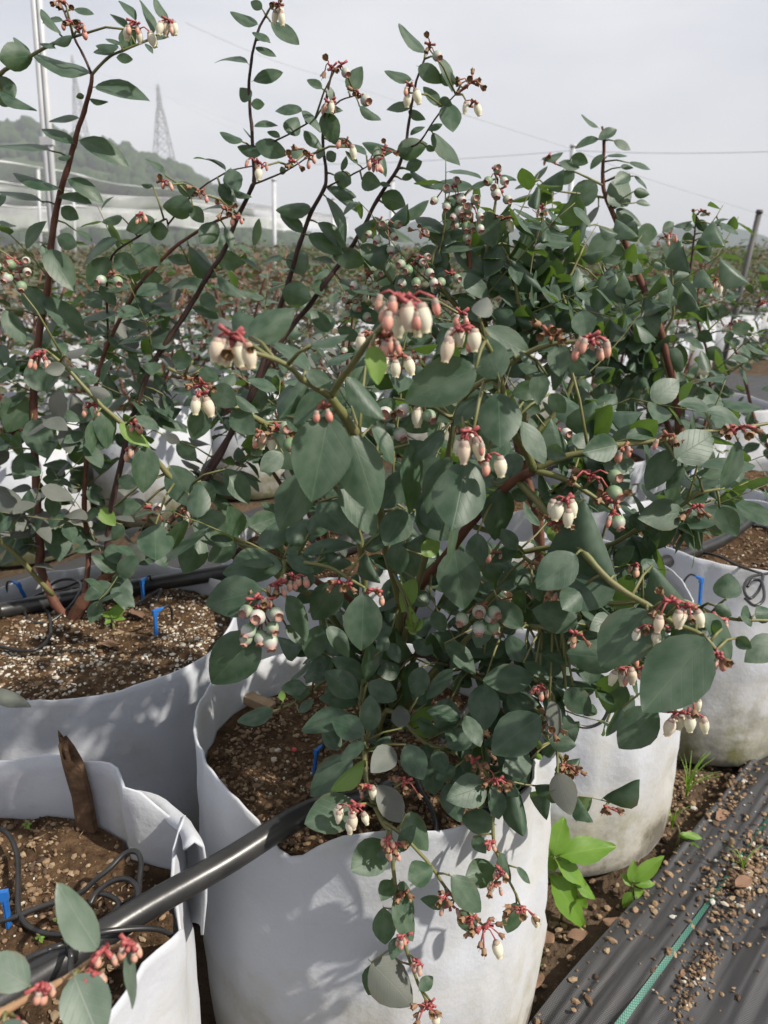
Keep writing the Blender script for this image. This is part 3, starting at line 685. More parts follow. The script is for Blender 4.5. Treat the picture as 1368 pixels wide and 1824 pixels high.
PK = [.45, .42, .40, .47, .42, .44, .48, .43]
def vset(nm, mat): return [leaf_mesh(nm, M[mat], seed=i, peak=PK[i], **v) for i, v in enumerate(VAR)]
LV = {'': vset('leaf', 'leaf'), 'y': vset('leaf', 'leaf_young'), 'p': vset('leaf', 'leaf_purple'), 'l': vset('leaf', 'leaf_pale')}
LV['c'] = [leaf_mesh('leaf', M['leaf'], fold=.12, droop=.45, roll=.1, seed=1), leaf_mesh('leaf', M['leaf'], fold=.18, droop=.36, roll=.0, twist=.3, seed=4)]
LV['r'] = [leaf_mesh('leaf', M['leaf'], fold=-.2, droop=.12, roll=1.1, seed=2, width=.36), leaf_mesh('leaf', M['leaf'], fold=-.1, droop=.2, roll=.9, seed=5, width=.36)]
WEED = [leaf_mesh('leaf', M['weed_leaf'], fold=.12, droop=.22, wave=.03, nu=12, nv=4, width=.22, peak=.42, tipc=.95, seed=3, serr=1),
        leaf_mesh('leaf', M['weed_leaf'], fold=.2, droop=.1, wave=.03, nu=12, nv=4, width=.2, peak=.45, tipc=.95, seed=6, serr=1)]
def lathe(mb, prof, n, mi, teeth=0, ta=0, rib=0):
    b = [];
    for j, (z, r) in enumerate(prof):
        for i in range(n):
            a = 6.2832*i/n; q = r*(1.03 if (rib and i % 2) else 1)
            zz = -z - (ta if teeth and j == len(prof)-1 and i % 2 else 0)
            b.append(Vector((math.cos(a)*q, math.sin(a)*q, zz)))
    mb.add(b, [(j*n+i, j*n+(i+1) % n, (j+1)*n+(i+1) % n, (j+1)*n+i) for j in range(len(prof)-1) for i in range(n)], mi)
def bell_mesh(fat, L=1.0):
    mb = MB(); lathe(mb, [(.0, .04), (.02, .15), (.12, .20), (.20, .215), (.26, .24)], 10, 1, 1, .07)
    lathe(mb, [(.13, .17), (.24, .25*fat), (.42, .30*fat), (.60, .295*fat), (.78, .245*fat), (.89, .19*fat), (.95, .17*fat), (1.0, .175*fat)], 10, 0, 1, .04, 1)
    mb.tube([(0,0,-.8), (0,0,-1.06)], .02, 4, 1); return mb.data('flower', [M['bell'], M['calyx']])
def bud_mesh(fat):
    mb = MB(); lathe(mb, [(.0, .05), (.04, .17), (.2, .19), (.28, .22)], 10, 1, 1, .08)
    lathe(mb, [(.2, .17), (.38, .21*fat), (.62, .22*fat), (.85, .16*fat), (.98, .05), (1.0, .0)], 10, 0); return mb.data('flower_bud', [M['bud'], M['calyx']])
def spent_mesh(open_):
    mb = MB(); lathe(mb, [(.0, .08), (.08, .26), (.32, .36), (.55, .42*open_), (.85, .55*open_)], 10, 0, 1, .22)
    lathe(mb, [(.5, .40*open_), (.42, .2), (.40, .0)], 10, 1); mb.tube([(0,0,-.4), (.05,0,-1.5)], [.05, .03], 4, 1); return mb.data('spent_flower', [M['spent'], M['cup_inside']])
def berry_mesh():
    mb = MB(); n = 12
    lathe(mb, [(-.02, .0), (.02, .16), (.10, .31), (.28, .45), (.5, .5), (.72, .45), (.88, .34), (.94, .27)], n, 0)
    lathe(mb, [(.90, .29), (.97, .27), (1.06, .31)], 10, 1, 1, .09); lathe(mb, [(1.03, .27), (.93, .2), (.91, .0)], 10, 1)
    return mb.data('berry', [M['berry'], M['berry_crown']])
FL = {'b': [bell_mesh(1.02), bell_mesh(.88), bell_mesh(.95)], 'p': [bud_mesh(1.0), bud_mesh(1.25)], 's': [spent_mesh(1.0), spent_mesh(.8)], 'o': [berry_mesh()]}
FSIZE = {'b': .0138, 'p': .0092, 's': .0058, 'o': .0112}
FNAME = {'b': 'flower', 'p': 'flower_bud', 's': 'spent_flower', 'o': 'berry'}

# ================================================================== BUSHES
MATI = {'blueberry_leaf': 0, 'young_leaf': 1, 'purple_leaf': 2, 'pale_leaf': 3, 'weed_leaf': 0}
class Bush:
    def __init__(s, base, label, group='blueberry bushes in the front rows', name='blueberry_bush', cat='bush'):
        s.base = Vector(base); s.root = thing(name, s.base, label, cat, group); s.smp = []; s.nl = 0; s.fv = []; s.ff = []; s.fu = []; s.fill = False; s.fm = []
    def stem(s, pts, r0, r1, mat='stem_red', name='branch', sub=4, wob=.0012, world=False):
        """pts: (px, py, Y) in the photo, or world Vectors"""
        P = [p if isinstance(p, Vector) else at(*p) for p in pts]; P = spline(P, sub)
        P = [p + Vector((noise.noise(p*60), noise.noise(p*60+Vector((9,0,0))), 0))*wob for p in P]
        n = len(P); rads = [r0 + (r1-r0)*(i/(n-1)) for i in range(n)]
        for i in range(sub, n-1, sub*1): rads[i] *= 1.13          # slight swelling at the nodes
        c = P[0]; vs, fs = tube_geo([p-c for p in P], rads, 7 if r0 > .0025 else 5)
        ob(name, mesh(name, vs, fs, M[mat]), s.root, Matrix.Translation(c))
        for p in P: x, y, d = topx(p); s.smp.append((x, y, p))
        return P
    def near_px(s, x, y):
        return min(s.smp, key=lambda q: (q[0]-x)**2 + (q[1]-y)**2)
    def near3(s, p): return min(s.smp, key=lambda q: (q[2]-p).length_squared)
    def twig(s, p, r=.0009):
        q = s.near3(p)[2]
        if (q-p).length < .004: return
        mid = q.lerp(p, .5) + Vector((0, 0, .08*(q-p).length)); vs, fs = tube_geo([Vector((0,0,0)), mid-q, p-q], [r*1.5, r*1.2, r], 4)
        ob('twig', mesh('twig', vs, fs, M['stem_green']), s.root, Matrix.Translation(q))
    def leaf_m(s, base, X, Nn, L, wy, kind=''):
        X = X.normalized(); Nn = (Nn - X*Nn.dot(X)).normalized(); Bv = Nn.cross(X)
        m3 = Matrix((X, Bv, Nn)).transposed().to_4x4()
        m = Matrix.Translation(base) @ m3 @ Matrix.Diagonal((L, L*wy, L, 1))
        me = random.choice(LV[kind]); s.nl += 1
        if not s.fill or s.nl <= 285: ob('leaf', me, s.root, m); return
        b0 = len(s.fv); s.fv += [m @ v.co for v in me.vertices]; uvl = me.uv_layers[0].data; uu = {}
        for pl in me.polygons:
            s.ff.append(tuple(v+b0 for v in pl.vertices)); s.fm.append(MATI[me.materials[0].name])
            for li in pl.loop_indices: uu[me.loops[li].vertex_index] = tuple(uvl[li].uv)
        s.fu += [uu[i] for i in range(len(me.vertices))]
    def done(s):
        if s.fv: stuff(ob('inner_leaves', mesh('inner_leaves', s.fv, s.ff, None, True, [M['leaf'], M['leaf_young'], M['leaf_purple'], M['leaf_pale']], s.fm, s.fu), s.root))
    def thicket(s, n, zmin, size, per, ln=(.08, .15), dy=(-.1, .8), cx=None, dz=(-.1, .7), zmax=9, ymin=0, xmin=-9, kinds=('', '', '', 'r')):
        pool = [q[2] for q in s.smp if zmin < q[2].z < zmax and q[2].y > ymin and q[2].x > xmin]; s.fill = True
        for i in range(n):
            p = random.choice(pool); ox = p.x - (s.base.x if cx is None else cx)
            s.shoot(p, Vector((rnd(-.7, .7) + ox*1.5, rnd(*dy), rnd(*dz))), rnd(*ln), per, size, random.choice(kinds), .0011)
    def leaf_px(s, bx, by, tx, ty, wpx, Y=None, kind=''):
        q = s.near_px(bx, by)
        if Y is None: Yb = q[2].y + rnd(-.012, .004)
        else: Yb = Y
        b = at(bx, by, Yb); d = topx(b)[2]
        l = math.hypot(tx-bx, ty-by)*d/FPX; W = wpx*d/FPX; L = max(l, W/.70)
        b2 = b
        dep = math.sqrt(max(0, L*L - l*l)); dep = dep if ty > by else -dep*.7
        tipr = ray(tx, ty); tip = CAMP + tipr*((d-dep)/1.0)
        X = tip - b; L = max(X.length, .004)
        vis = (CAMP - (b+tip)*.5).normalized(); N0 = (vis - X.normalized()*vis.dot(X.normalized())).normalized()
        q_ = min(1, W/(.60*L)); side = X.normalized().cross(N0)
        sg = 1 if side.dot(Vector((sun_dir.x*.5, -.1, 1))) > 0 else -1
        tilt = math.acos(max(.12, q_))*rnd(.8, 1.0)
        Nn = N0*math.cos(tilt) + side*sg*math.sin(tilt)
        if 'u' in kind: Nn = -Nn; kind = kind.replace('u', '')
        wy = min(1.12, max(.85, W/(.60*L)))
        s.leaf_m(b, X, Nn, L*1.07, wy*1.02, kind)
        if math.hypot(q[0]-bx, q[1]-by) > 10 or Y is not None: s.twig(b)
    def leaves(s, crop, rows, Y=None):
        ox, oy, sc = crop
        for r in rows:
            a = [x for x in r if not isinstance(x, str)]; kd = ''.join(x for x in r if isinstance(x, str))
            yy = a[5] if len(a) > 5 else Y
            s.leaf_px(ox+a[0]/sc, oy+a[1]/sc, ox+a[2]/sc, oy+a[3]/sc, a[4]/sc, yy, kd)
    def shoot(s, p0, d, length, n, size, kind='', r=.0012, mat='stem_green', up=.35):
        """procedural leafy shoot"""
        P = [p0]; d = d.normalized(); k = 7
        for i in range(k):
            d = (d + Vector((rnd(-.18, .18), rnd(-.18, .18), rnd(-.05, .12)*up))).normalized(); P.append(P[-1] + d*length/k)
        c = P[0]; vs, fs = tube_geo([p-c for p in P], [r*(1-.6*i/k) for i in range(k+1)], 5)
        ob('branch', mesh('branch', vs, fs, M[mat]), s.root, Matrix.Translation(c))
        for p in P: x, y, dd = topx(p); s.smp.append((x, y, p))
        ph = rnd(0, 6)
        for i in range(n):
            f = (i + rnd(.2, .8))/n*k; j = min(k-1, int(f)); p = P[j].lerp(P[j+1], f-j); ax = (P[j+1]-P[j]).normalized()
            ph += 2.4; side = ax.orthogonal().normalized(); side = Matrix.Rotation(ph, 3, ax) @ side
            X = (side*1.0 + ax*.35 + Vector((0, 0, rnd(-.35, .15)))).normalized()
            Nn = Vector((0, 0, 1)) + sun_dir*.5 + Vector((rnd(-.6, .6), rnd(-.8, .3), 0)) + ax*.3
            L = size*rnd(.7, 1.15)*(1 - .25*(i/n))
            s.leaf_m(p + X*.003, X, Nn, L, rnd(.9, 1.1), kind if random.random() < .9 else random.choice(['', 'c', 'r']))
        return P
    def cluster(s, px, py, Y, types, spread=.012, hang=True, dull=False, axis=None, size=1.0):
        p = at(px, py, Y); q = s.near_px(px, py)[2] if Y is None else s.near3(p)[2]
        mb = MB(); n = len(types); ax = (axis or Vector((rnd(-.5, .5), -.5, .25))).normalized()
        La = spread*.9
        d0 = q - p
        if d0.length > .006: s.twig(p, .0010)
        elif d0.length > .002: mb.tube([d0, d0*.5 + Vector((0,0,.003)), Vector((0,0,0))], [.0010, .0009, .0008], 5)
        mb.tube([Vector((0,0,0)), ax*La*.5 + Vector((0,0,.001)), ax*La], [.0011, .0010, .0007], 5)
        root = None; items = []
        for i, ty in enumerate(types):
            a = 6.2832*i/n*1.0 + rnd(-.4, .4); o = ax*La*rnd(.15, 1.0)
            out = Vector((math.cos(a), .75*math.sin(a) - .25, 0))
            if ty in 'bp':
                e = o + out*spread*rnd(.25, .75) + Vector((0, 0, rnd(-.3, .15)*spread)); dn = (Vector((0, 0, -1)) + out*rnd(.0, .35)).normalized()
            elif ty == 'o':
                e = o*.4 + Vector((math.cos(a)*(.9 if i % 2 else .45), -.25 - .3*random.random(), math.sin(a)*(.75 if i % 2 else .4) - .45))*spread; dn = (Vector((0, -.8, -.35)) + Vector((math.cos(a), 0, math.sin(a)))*.5).normalized()
            else:
                e = o + Vector((out.x, out.y, rnd(-.7, .7)))*spread*rnd(.35, .8); dn = (e - o + Vector((0, -.004, -.002))).normalized()
            mid = o.lerp(e, .5) + Vector((0, 0, .25*(e-o).length)); mb.tube([o, mid, e], [.0007, .00065, .0008], 4); items.append((ty, e, dn))
        for i in range(max(4, n+2)):     # bracts and knuckles on the stalk
            o = ax*La*random.random(); mb.tube([o, o + Vector((rnd(-1,1), rnd(-1,.3), rnd(-.5,.8)))*.0065], [.0010, .0015], 4)
        root = ob('flower_cluster' if any(t in 'bps' for t in types) else 'berry_cluster', mb.data('flower_cluster', M['pink_dull' if dull else 'pink']), s.root, Matrix.Translation(p))
        for ty, e, dn in items:
            q3 = (-dn).to_track_quat('Z', 'Y').to_matrix().to_4x4(); sz = FSIZE[ty]*size*rnd(.85, 1.12)
            m = Matrix.Translation(p+e) @ q3 @ Matrix.Rotation(rnd(0, 6), 4, 'Z') @ Matrix.Scale(sz, 4)
            ob(FNAME[ty], random.choice(FL[ty]), root, m)

K1 = (0,0,2.941); K2 = (380,0,2.533); K3 = (830,180,2.543); K4 = (0,450,2.85); K5 = (340,480,2.443); K6 = (800,680,2.408)
K8 = (320,1080,1.9); K9 = (0,1280,3.257); K10 = (880,1240,2.803); K11 = (340,880,3.42); K12 = (640,900,3.42); K13 = (540,1180,2.736); K14 = (780,380,3.42)
def kp(k, pts): return [(k[0]+x/k[2], k[1]+y/k[2], Y) for x, y, Y in pts]

# ------------------------------------------------------------------ the big bush in the middle
B = Bush((-.01, .74, .36), 'large blueberry bush with arching flowering branches spilling over the big white bag')
mb0 = Vector((-.01, .74, .35))
B.stem([mb0, (735,1080,.70), (800,985,.665), (840,930,.64), (900,868,.60), (950,838,.575)], .0050, .0036, 'stem_red')
B.stem([(950,838,.575), (935,800,.555), (915,770,.54), (895,700,.52), (884,645,.50), (862,606,.485)], .0034, .0016, 'stem_green')
B.stem([(950,838,.575), (1000,815,.57), (1050,805,.565), (1100,793,.56), (1180,784,.56), (1250,770,.565), (1320,762,.57), (1380,752,.575)], .0030, .0013, 'stem_green')
B.stem([(950,838,.575), (1000,851,.565), (1050,880,.56), (1092,908,.555)], .0028, .0012, 'stem_green')
B.stem([(925,858,.588), (965,903,.56), (1000,940,.54), (1050,995,.52), (1100,1045,.505), (1150,1076,.495), (1200,1108,.485), (1250,1130,.475), (1276,1158,.47)], .0032, .0014, 'stem_green')
B.stem([(845,938,.632), (880,950,.62), (915,972,.61), (946,1001,.60), (985,1010,.60)], .0026, .0012, 'stem_green')
B.stem([mb0, (712,1120,.70), (690,980,.62), (660,850,.53), (632,772,.475), (607,735,.455), (590,705,.445)], .0046, .0026, 'stem_green')
B.stem([(590,705,.445), (565,690,.44), (540,675,.435), (520,655,.43), (490,640,.425), (450,628,.415)], .0024, .0012, 'stem_green')
B.stem([(592,705,.445), (605,682,.44), (640,630,.425), (680,583,.415), (706,560,.41)], .0024, .0013, 'stem_green')
B.stem([mb0, (640,1100,.69), (570,1040,.63), (505,1000,.57)], .0038, .0022, 'stem_red')
B.stem([(505,1000,.57), (506,1016,.56), (494,1045,.55), (481,1073,.54)], .0022, .0014, 'stem_green')
B.stem([(505,1000,.57), (545,1002,.56), (585,1010,.555), (627,1033,.55), (651,1049,.545)], .0020, .0012, 'stem_green')
B.stem([mb0, (600,1110,.74), (500,1030,.70), (438,976,.68), (360,905,.67), (298,843,.66), (242,773,.65), (210,748,.645), (172,713,.64), (116,653,.64), (92,632,.64)], .0036, .0014, 'stem_green')
B.stem([mb0, (640,960,.70), (560,830,.66), (505,775,.63), (467,752,.61), (421,727,.60), (386,710,.595), (337,675,.59), (300,655,.59)], .0036, .0012, 'stem_green')
B.stem([mb0, (660,1190,.68), (645,1243,.64), (649,1312,.60), (651,1338,.585), (655,1400,.565), (683,1467,.54), (694,1480,.535), (699,1527,.53), (707,1606,.525), (720,1680,.52), (745,1752,.515), (765,1795,.51)], .0034, .0011, 'stem_green')
B.stem([(683,1462,.54), (720,1490,.535), (767,1543,.53), (804,1593,.525), (840,1630,.52), (868,1655,.515)], .0018, .0011, 'stem_green')
B.stem([mb0, (690,1265,.66), (757,1322,.62), (804,1338,.60), (846,1359,.585), (880,1400,.57), (878,1485,.55), (894,1543,.54), (920,1592,.53)], .0028, .0011, 'stem_green')
B.stem([mb0, (780,1190,.68), (860,1210,.66), (930,1200,.64), (985,1240,.62), (965,1290,.60), (1000,1350,.59), (1012,1385,.585)], .0030, .0012, 'stem_green')
B.stem([mb0, (720,1180,.69), (800,1185,.66), (868,1205,.64)], .0026, .0014, 'stem_dark')
B.stem([mb0, (830,1140,.66), (900,1115,.62), (985,1120,.59), (1040,1125,.57), (1100,1160,.55), (1150,1200,.535), (1185,1240,.525), (1205,1268,.52)], .0028, .0012, 'stem_green')
B.stem([mb0, (860,1080,.68), (960,1020,.64), (1020,1050,.60), (1090,1075,.58), (1200,1065,.565), (1290,1100,.56), (1380,1105,.56)], .0030, .0012, 'stem_green')
B.stem([mb0, (800,1050,.72), (950,980,.70), (1070,975,.66), (1140,940,.63), (1200,910,.61), (1240,880,.60), (1290,870,.60)], .0030, .0012, 'stem_green')
B.stem([mb0, (760,980,.66), (790,850,.58), (820,720,.53), (880,668,.51), (960,620,.50), (1050,605,.49)], .0034, .0013, 'stem_green')
B.stem([mb0, (600,1215,.70), (540,1245,.66), (490,1265,.645), (450,1270,.64)], .0018, .0009, 'stem_green')

B.leaves(K5, [(600,640,530,985,250,.45),(700,720,820,1045,195,.47),(500,890,395,1115,150,.50),(650,930,810,1145,140,.52),(1200,830,1150,1105,220,.49),(1130,815,1050,1055,110,.52),
 (1100,700,945,810,80,.53),(1240,430,945,560,190,.46),(1340,475,1270,300,150,.48),(255,300,440,170,130,.45),(260,290,180,190,110,.45),(150,300,120,205,95,.46,'p'),(510,440,395,262,60,.45,'c'),
 (520,330,680,295,40),(790,330,820,490,90,'y'),(680,470,840,630,110,.46),(500,440,610,510,70),(610,530,450,660,100,.47),(690,700,660,870,60,.49),(790,680,890,830,65,.50),(950,760,1010,1040,90,.53),
 (935,1045,850,1190,130,.54),(960,880,840,1030,120,.55),(400,800,310,870,90,.58),(1080,600,950,700,110,.56),(760,420,700,540,80,.52),(1040,560,1120,660,90,.56),(880,560,820,660,80,.56),
 (1250,700,1330,760,90,.53),(700,600,800,680,80,.54),(880,740,960,800,70,.56),(1020,1000,1080,1120,110,.58),(560,1010,660,1130,120,.56),(420,640,500,700,70,.5)])
B.leaves(K11, [(20,100,235,300,190,.60),(235,190,365,150,140,.62),(350,200,525,140,150,.61),(280,300,110,400,120,.61),(60,260,-30,460,180,.62),(600,310,715,160,150,.58),(720,240,850,120,130,.59),
 (555,440,200,460,190,.56),(435,580,100,670,230,.53),(400,850,110,1170,270,.52),(600,385,640,315,90),(580,380,740,470,90),(580,500,755,530,150,.57),(585,620,745,865,130,.54),(680,370,985,280,90,.57),
 (810,330,990,395,70,.57,'r'),(1060,360,1160,530,100,.56,'r'),(1055,600,1040,940,215,.53),(900,540,740,770,180,.58),(830,810,970,980,110,.60),(790,800,720,1000,140,.61),(580,800,690,910,80,.56),
 (1065,1140,1100,910,100,.63),(1060,1120,880,980,120,.64),(1020,1230,830,1090,150,.63),(1020,1270,795,1230,110,.64),(1080,1150,1245,1250,130,.62),(1340,120,1170,280,180,.55),(1250,300,1270,490,130,.58),
 (1050,330,1190,280,90,.6),(880,160,1040,290,70,.58),(700,1180,560,1180,90,.645),(620,1240,720,1180,70),(500,1320,280,1360,110,.63),(560,1260,550,1200,40,'y'),(660,1330,740,1250,60,.64),(760,1100,860,1010,100,.66),(1160,1120,1280,1040,110,.66),(1150,960,1190,860,90,.62)])
B.leaves(K12, [(580,270,635,625,250,.56),(720,170,715,390,130,.58),(960,270,870,150,90,.59),(960,260,810,340,90,.60),(740,400,890,370,140,.60),(1080,400,965,480,110,.585),(1320,300,1100,490,210,.51),
 (1330,720,1070,640,180,.53),(990,750,850,590,130,.58),(770,700,720,860,120,.60),(450,650,520,770,95,.62),(520,840,720,1010,130,.60),(1000,950,910,800,130,.58),(1060,1050,770,1060,170,.57),(1000,960,1160,1040,80,.57),
 (1260,960,1120,905,70,.57),(760,900,900,840,120,.62),(380,985,345,1170,120,.62),(570,1000,410,1170,100,.62),(760,1090,760,1360,200,.585),(860,1140,1090,1200,130,.6),(380,300,490,220,110,.60,'y'),(340,450,240,640,110,.62,'y'),
 (340,30,540,200,150,.58),(580,100,590,380,45,.53),(1160,130,1220,230,90,.57,'y'),(840,500,980,420,110,.6),(1050,470,1110,580,70,.56),(1290,450,1190,500,100,.55),(1368,500,1260,620,150,.52),
 (430,540,330,600,100,.66),(200,750,60,800,90,.66),(450,900,330,830,110,.66),(640,900,560,1000,90,.66),(900,1050,830,960,100,.64),(1180,800,1080,880,110,.6),(1100,900,1180,780,90,.6),(1230,870,1300,800,90,.58),
 (250,1000,120,1020,110,.66),(180,840,240,950,80,.66),(1250,1060,1200,1120,60,.58),(820,520,760,470,80,.62),(60,960,130,860,90,.65),(640,1080,560,1040,80,.66),(300,640,290,610,40,'y'),(1300,1100,1240,1040,100,.57)])
# bright young shoot inside the crown
for bx, by, tx, ty, wv in ((330,770,290,700,34),(330,760,320,620,42),(340,770,375,690,36),(350,780,300,760,30),(330,740,280,740,28),(350,720,330,660,36)):
    B.leaf_px(640+bx/3.42, 900+by/3.42, 640+tx/3.42, 900+ty/3.42, wv/3.42, .60, 'y')
B.leaves(K13, [(300,350,150,285,130,.575),(325,340,330,170,100,.585),(240,260,0,320,110,.60),(300,390,185,470,75,.565),(370,390,320,360,55),(300,480,130,610,70,'y',.56),(440,420,345,520,130,'p',.555),(500,400,580,560,140,.565),
 (520,310,675,215,80,'y'),(490,330,505,235,40,'y'),(540,330,620,360,40,'y'),(700,410,830,340,105,.58),(640,430,690,530,100,.58),(740,510,660,560,80,.57),(240,470,30,640,150,.585),(260,690,25,780,190,.55),(360,600,480,770,120,'p',.545),
 (500,740,620,915,120,.55),(890,600,720,660,150,.555),(700,590,760,760,110,.57),(920,600,960,760,90,.56),(930,790,780,760,130,.56),(830,850,880,915,80,.555),(1155,260,930,430,190,.545),(1110,470,990,520,120,.58),(1200,380,1325,400,90,.57),
 (1240,540,1300,725,120,'p',.56),(1140,420,1150,380,40,'y'),(1130,440,1160,470,36,'y'),(980,600,1045,650,60,.56),(960,530,1020,500,60,.57),(420,890,240,1010,180,.54),(470,910,370,940,80,.53),(430,1060,385,1150,100,.53),(475,1070,560,1220,80,.53),
 (630,1000,530,1050,120,.525),(720,1040,860,1210,120,.52),(720,1160,580,1145,60,.53),(760,1210,840,1310,90,.525),(440,1160,545,1350,110,.52),(390,1195,400,1368,125,.53),(945,1000,810,1050,125,.545),(960,930,1020,1060,70,.535),(1040,1000,1110,1070,40,.53),
 (1040,1170,1000,1320,90,.54),(1200,190,1270,360,80,'p',.56),(480,320,470,200,110,'p',.6),(620,480,640,640,110,.59),(360,440,420,360,80,.59),(560,170,560,60,90,.63),(720,180,650,320,110,.61),(1000,150,1090,250,110,.59),(600,200,530,120,90,.64),(180,420,100,330,90,.62),(850,330,800,420,80,.6)])
B.leaves(K8, [(740,1120,720,1190,60),(690,1200,640,1315,85,.53),(650,1205,790,1345,130,'p',.51),(810,1300,855,1255,50),(745,830,790,740,50)])
B.leaves(K6, [(1105,1100,850,1395,250,.46),(850,980,660,1210,200,.485),(740,1190,520,1170,140,.53),(715,830,505,960,150,.52),(580,500,760,855,110,.53,'r'),(870,790,1070,960,100,.54,'r'),(1170,1060,1095,1040,95,.48),
 (1070,1000,1275,1165,90,.49,'c'),(1190,930,1200,808,125,.55),(1310,1000,1400,990,70,.56),(1410,1100,1300,1180,110,.55),(1000,560,860,575,125,.60),(1160,540,1230,655,100,.60),(990,560,1080,600,60,.61),(780,570,835,630,60,.63),
 (900,640,840,730,50,.62,'c'),(970,330,1150,215,150,.54),(960,290,850,450,110,.56),(1000,360,930,450,60,.57),(720,270,590,300,110,.555),(660,350,790,350,90,.56),(540,280,590,225,70,.57),(760,240,885,200,50,'c',.56),(1100,130,1280,150,60,'c',.57),
 (1240,255,1180,450,70,.56),(1060,400,1190,390,40,.58),(830,800,890,765,60,.57),(310,170,410,340,70,.54),(420,290,490,320,75,.57),(890,1400,735,1560,150,.525),(740,1400,660,1505,50,.53),(500,1320,615,1430,100,.57),(850,870,940,880,40),
 (1250,1010,1310,1000,90,.55),(1140,960,1210,1000,60,.53),(340,500,270,470,80,.59),(1230,1100,1290,1140,70,.50),(480,480,560,430,60,.57),(540,960,470,1040,90,.56),(640,720,560,760,100,.56),(620,1040,560,1100,90,.56),(700,1010,630,1050,80,.55)])
B.leaves(K14, [(900,760,880,590,140,.49),(740,800,740,975,130,.49),(250,630,300,505,120,'p',.47),(620,960,610,1150,110,'u',.52),(450,1100,620,1060,110,.53),(280,700,550,850,140,.53),(500,850,600,910,50),(660,980,500,920,90,.52),
 (680,1100,770,1210,100,.55),(290,1090,80,1250,100,.52),(370,1095,380,1368,240,.50),(800,900,880,960,80,.58),(200,1000,330,1060,90,.54),(520,1150,620,1210,80,.55),(440,830,420,880,60)])
B.leaves(K4, [(520,780,560,980,110),(740,985,735,1210,130),(860,1080,980,1280,145),(475,850,460,1010,60),(690,830,800,890,60),(610,860,760,960,70,'y'),(330,580,235,600,80,'p'),(330,520,435,480,50,'p'),(215,490,130,520,35,'p'),(370,600,480,620,40),
 (310,580,225,700,50),(430,650,500,640,55),(455,690,555,720,60,'p'),(1075,680,1190,770,110),(1180,800,1280,910,115),(1200,730,1310,800,60),(1040,790,980,945,110),(980,550,870,540,90),(1010,600,1100,640,70),(1140,1100,1260,1260,110,.64),
 (1020,1160,1080,1260,80),(580,1290,710,1290,80,.66),(720,1290,770,1270,30),(790,1380,790,1560,170,.60),(900,1300,960,1360,80,.66),(1100,1320,1180,1290,90,.66),(1080,1480,1160,1500,90,.66)])
# leafy side shoots that close the crown
for sx, sy, Y, dx, dy, dz, ln, nn in ((690,1000,.70,-.2,.3,.8,.16,9),(740,930,.68,.3,.4,.8,.16,9),(820,1100,.70,.7,.1,.5,.15,9),(620,1100,.72,-.6,.2,.6,.15,9),(760,1160,.70,.4,.2,.5,.14,8),(850,900,.68,.3,.5,.7,.16,9),
    (700,850,.62,.1,.5,.8,.15,9),(900,1000,.69,.6,.3,.4,.15,8),(940,1120,.66,.6,.1,.1,.13,8),(600,1000,.70,-.5,.4,.7,.15,9),(780,780,.62,.2,.6,.6,.14,8),(660,1210,.70,-.3,-.2,.4,.10,7),(840,1240,.68,.5,-.1,.2,.12,8),(730,1060,.72,0,.4,.8,.17,9),(560,900,.70,-.3,.5,.6,.14,8),(880,1160,.68,.4,.2,.4,.13,8)):
    B.shoot(at(sx, sy, Y), Vector((dx, dy, dz)), ln, nn, .042, '')
B.fill = True
for sx, sy, Y, dx, dy, dz in ((985,1010,.60,.6,.1,-.1),(1040,1090,.575,.6,.2,-.2),(960,1180,.62,.6,.0,-.2),(1090,975,.64,.5,.2,.1),(930,1220,.63,.4,-.1,-.1),(1020,1052,.60,.5,.2,-.3),(1080,1150,.555,.3,.3,-.3),(1140,940,.63,.5,.2,.2),(900,1115,.62,.4,.1,.2),(1000,1120,.585,.3,.3,.0),(840,1290,.60,.3,-.1,-.1),(760,1322,.62,.1,-.1,.2),(700,1290,.65,-.3,-.1,.2)):
    B.shoot(B.near_px(sx, sy)[2], Vector((dx, dy, dz)), rnd(.08, .12), 9, .034, '', .001)
B.thicket(40, .42, .046, 9, (.07, .12), (.0, .8), zmax=.80, ymin=.56, dz=(-.3, .4)); B.done()
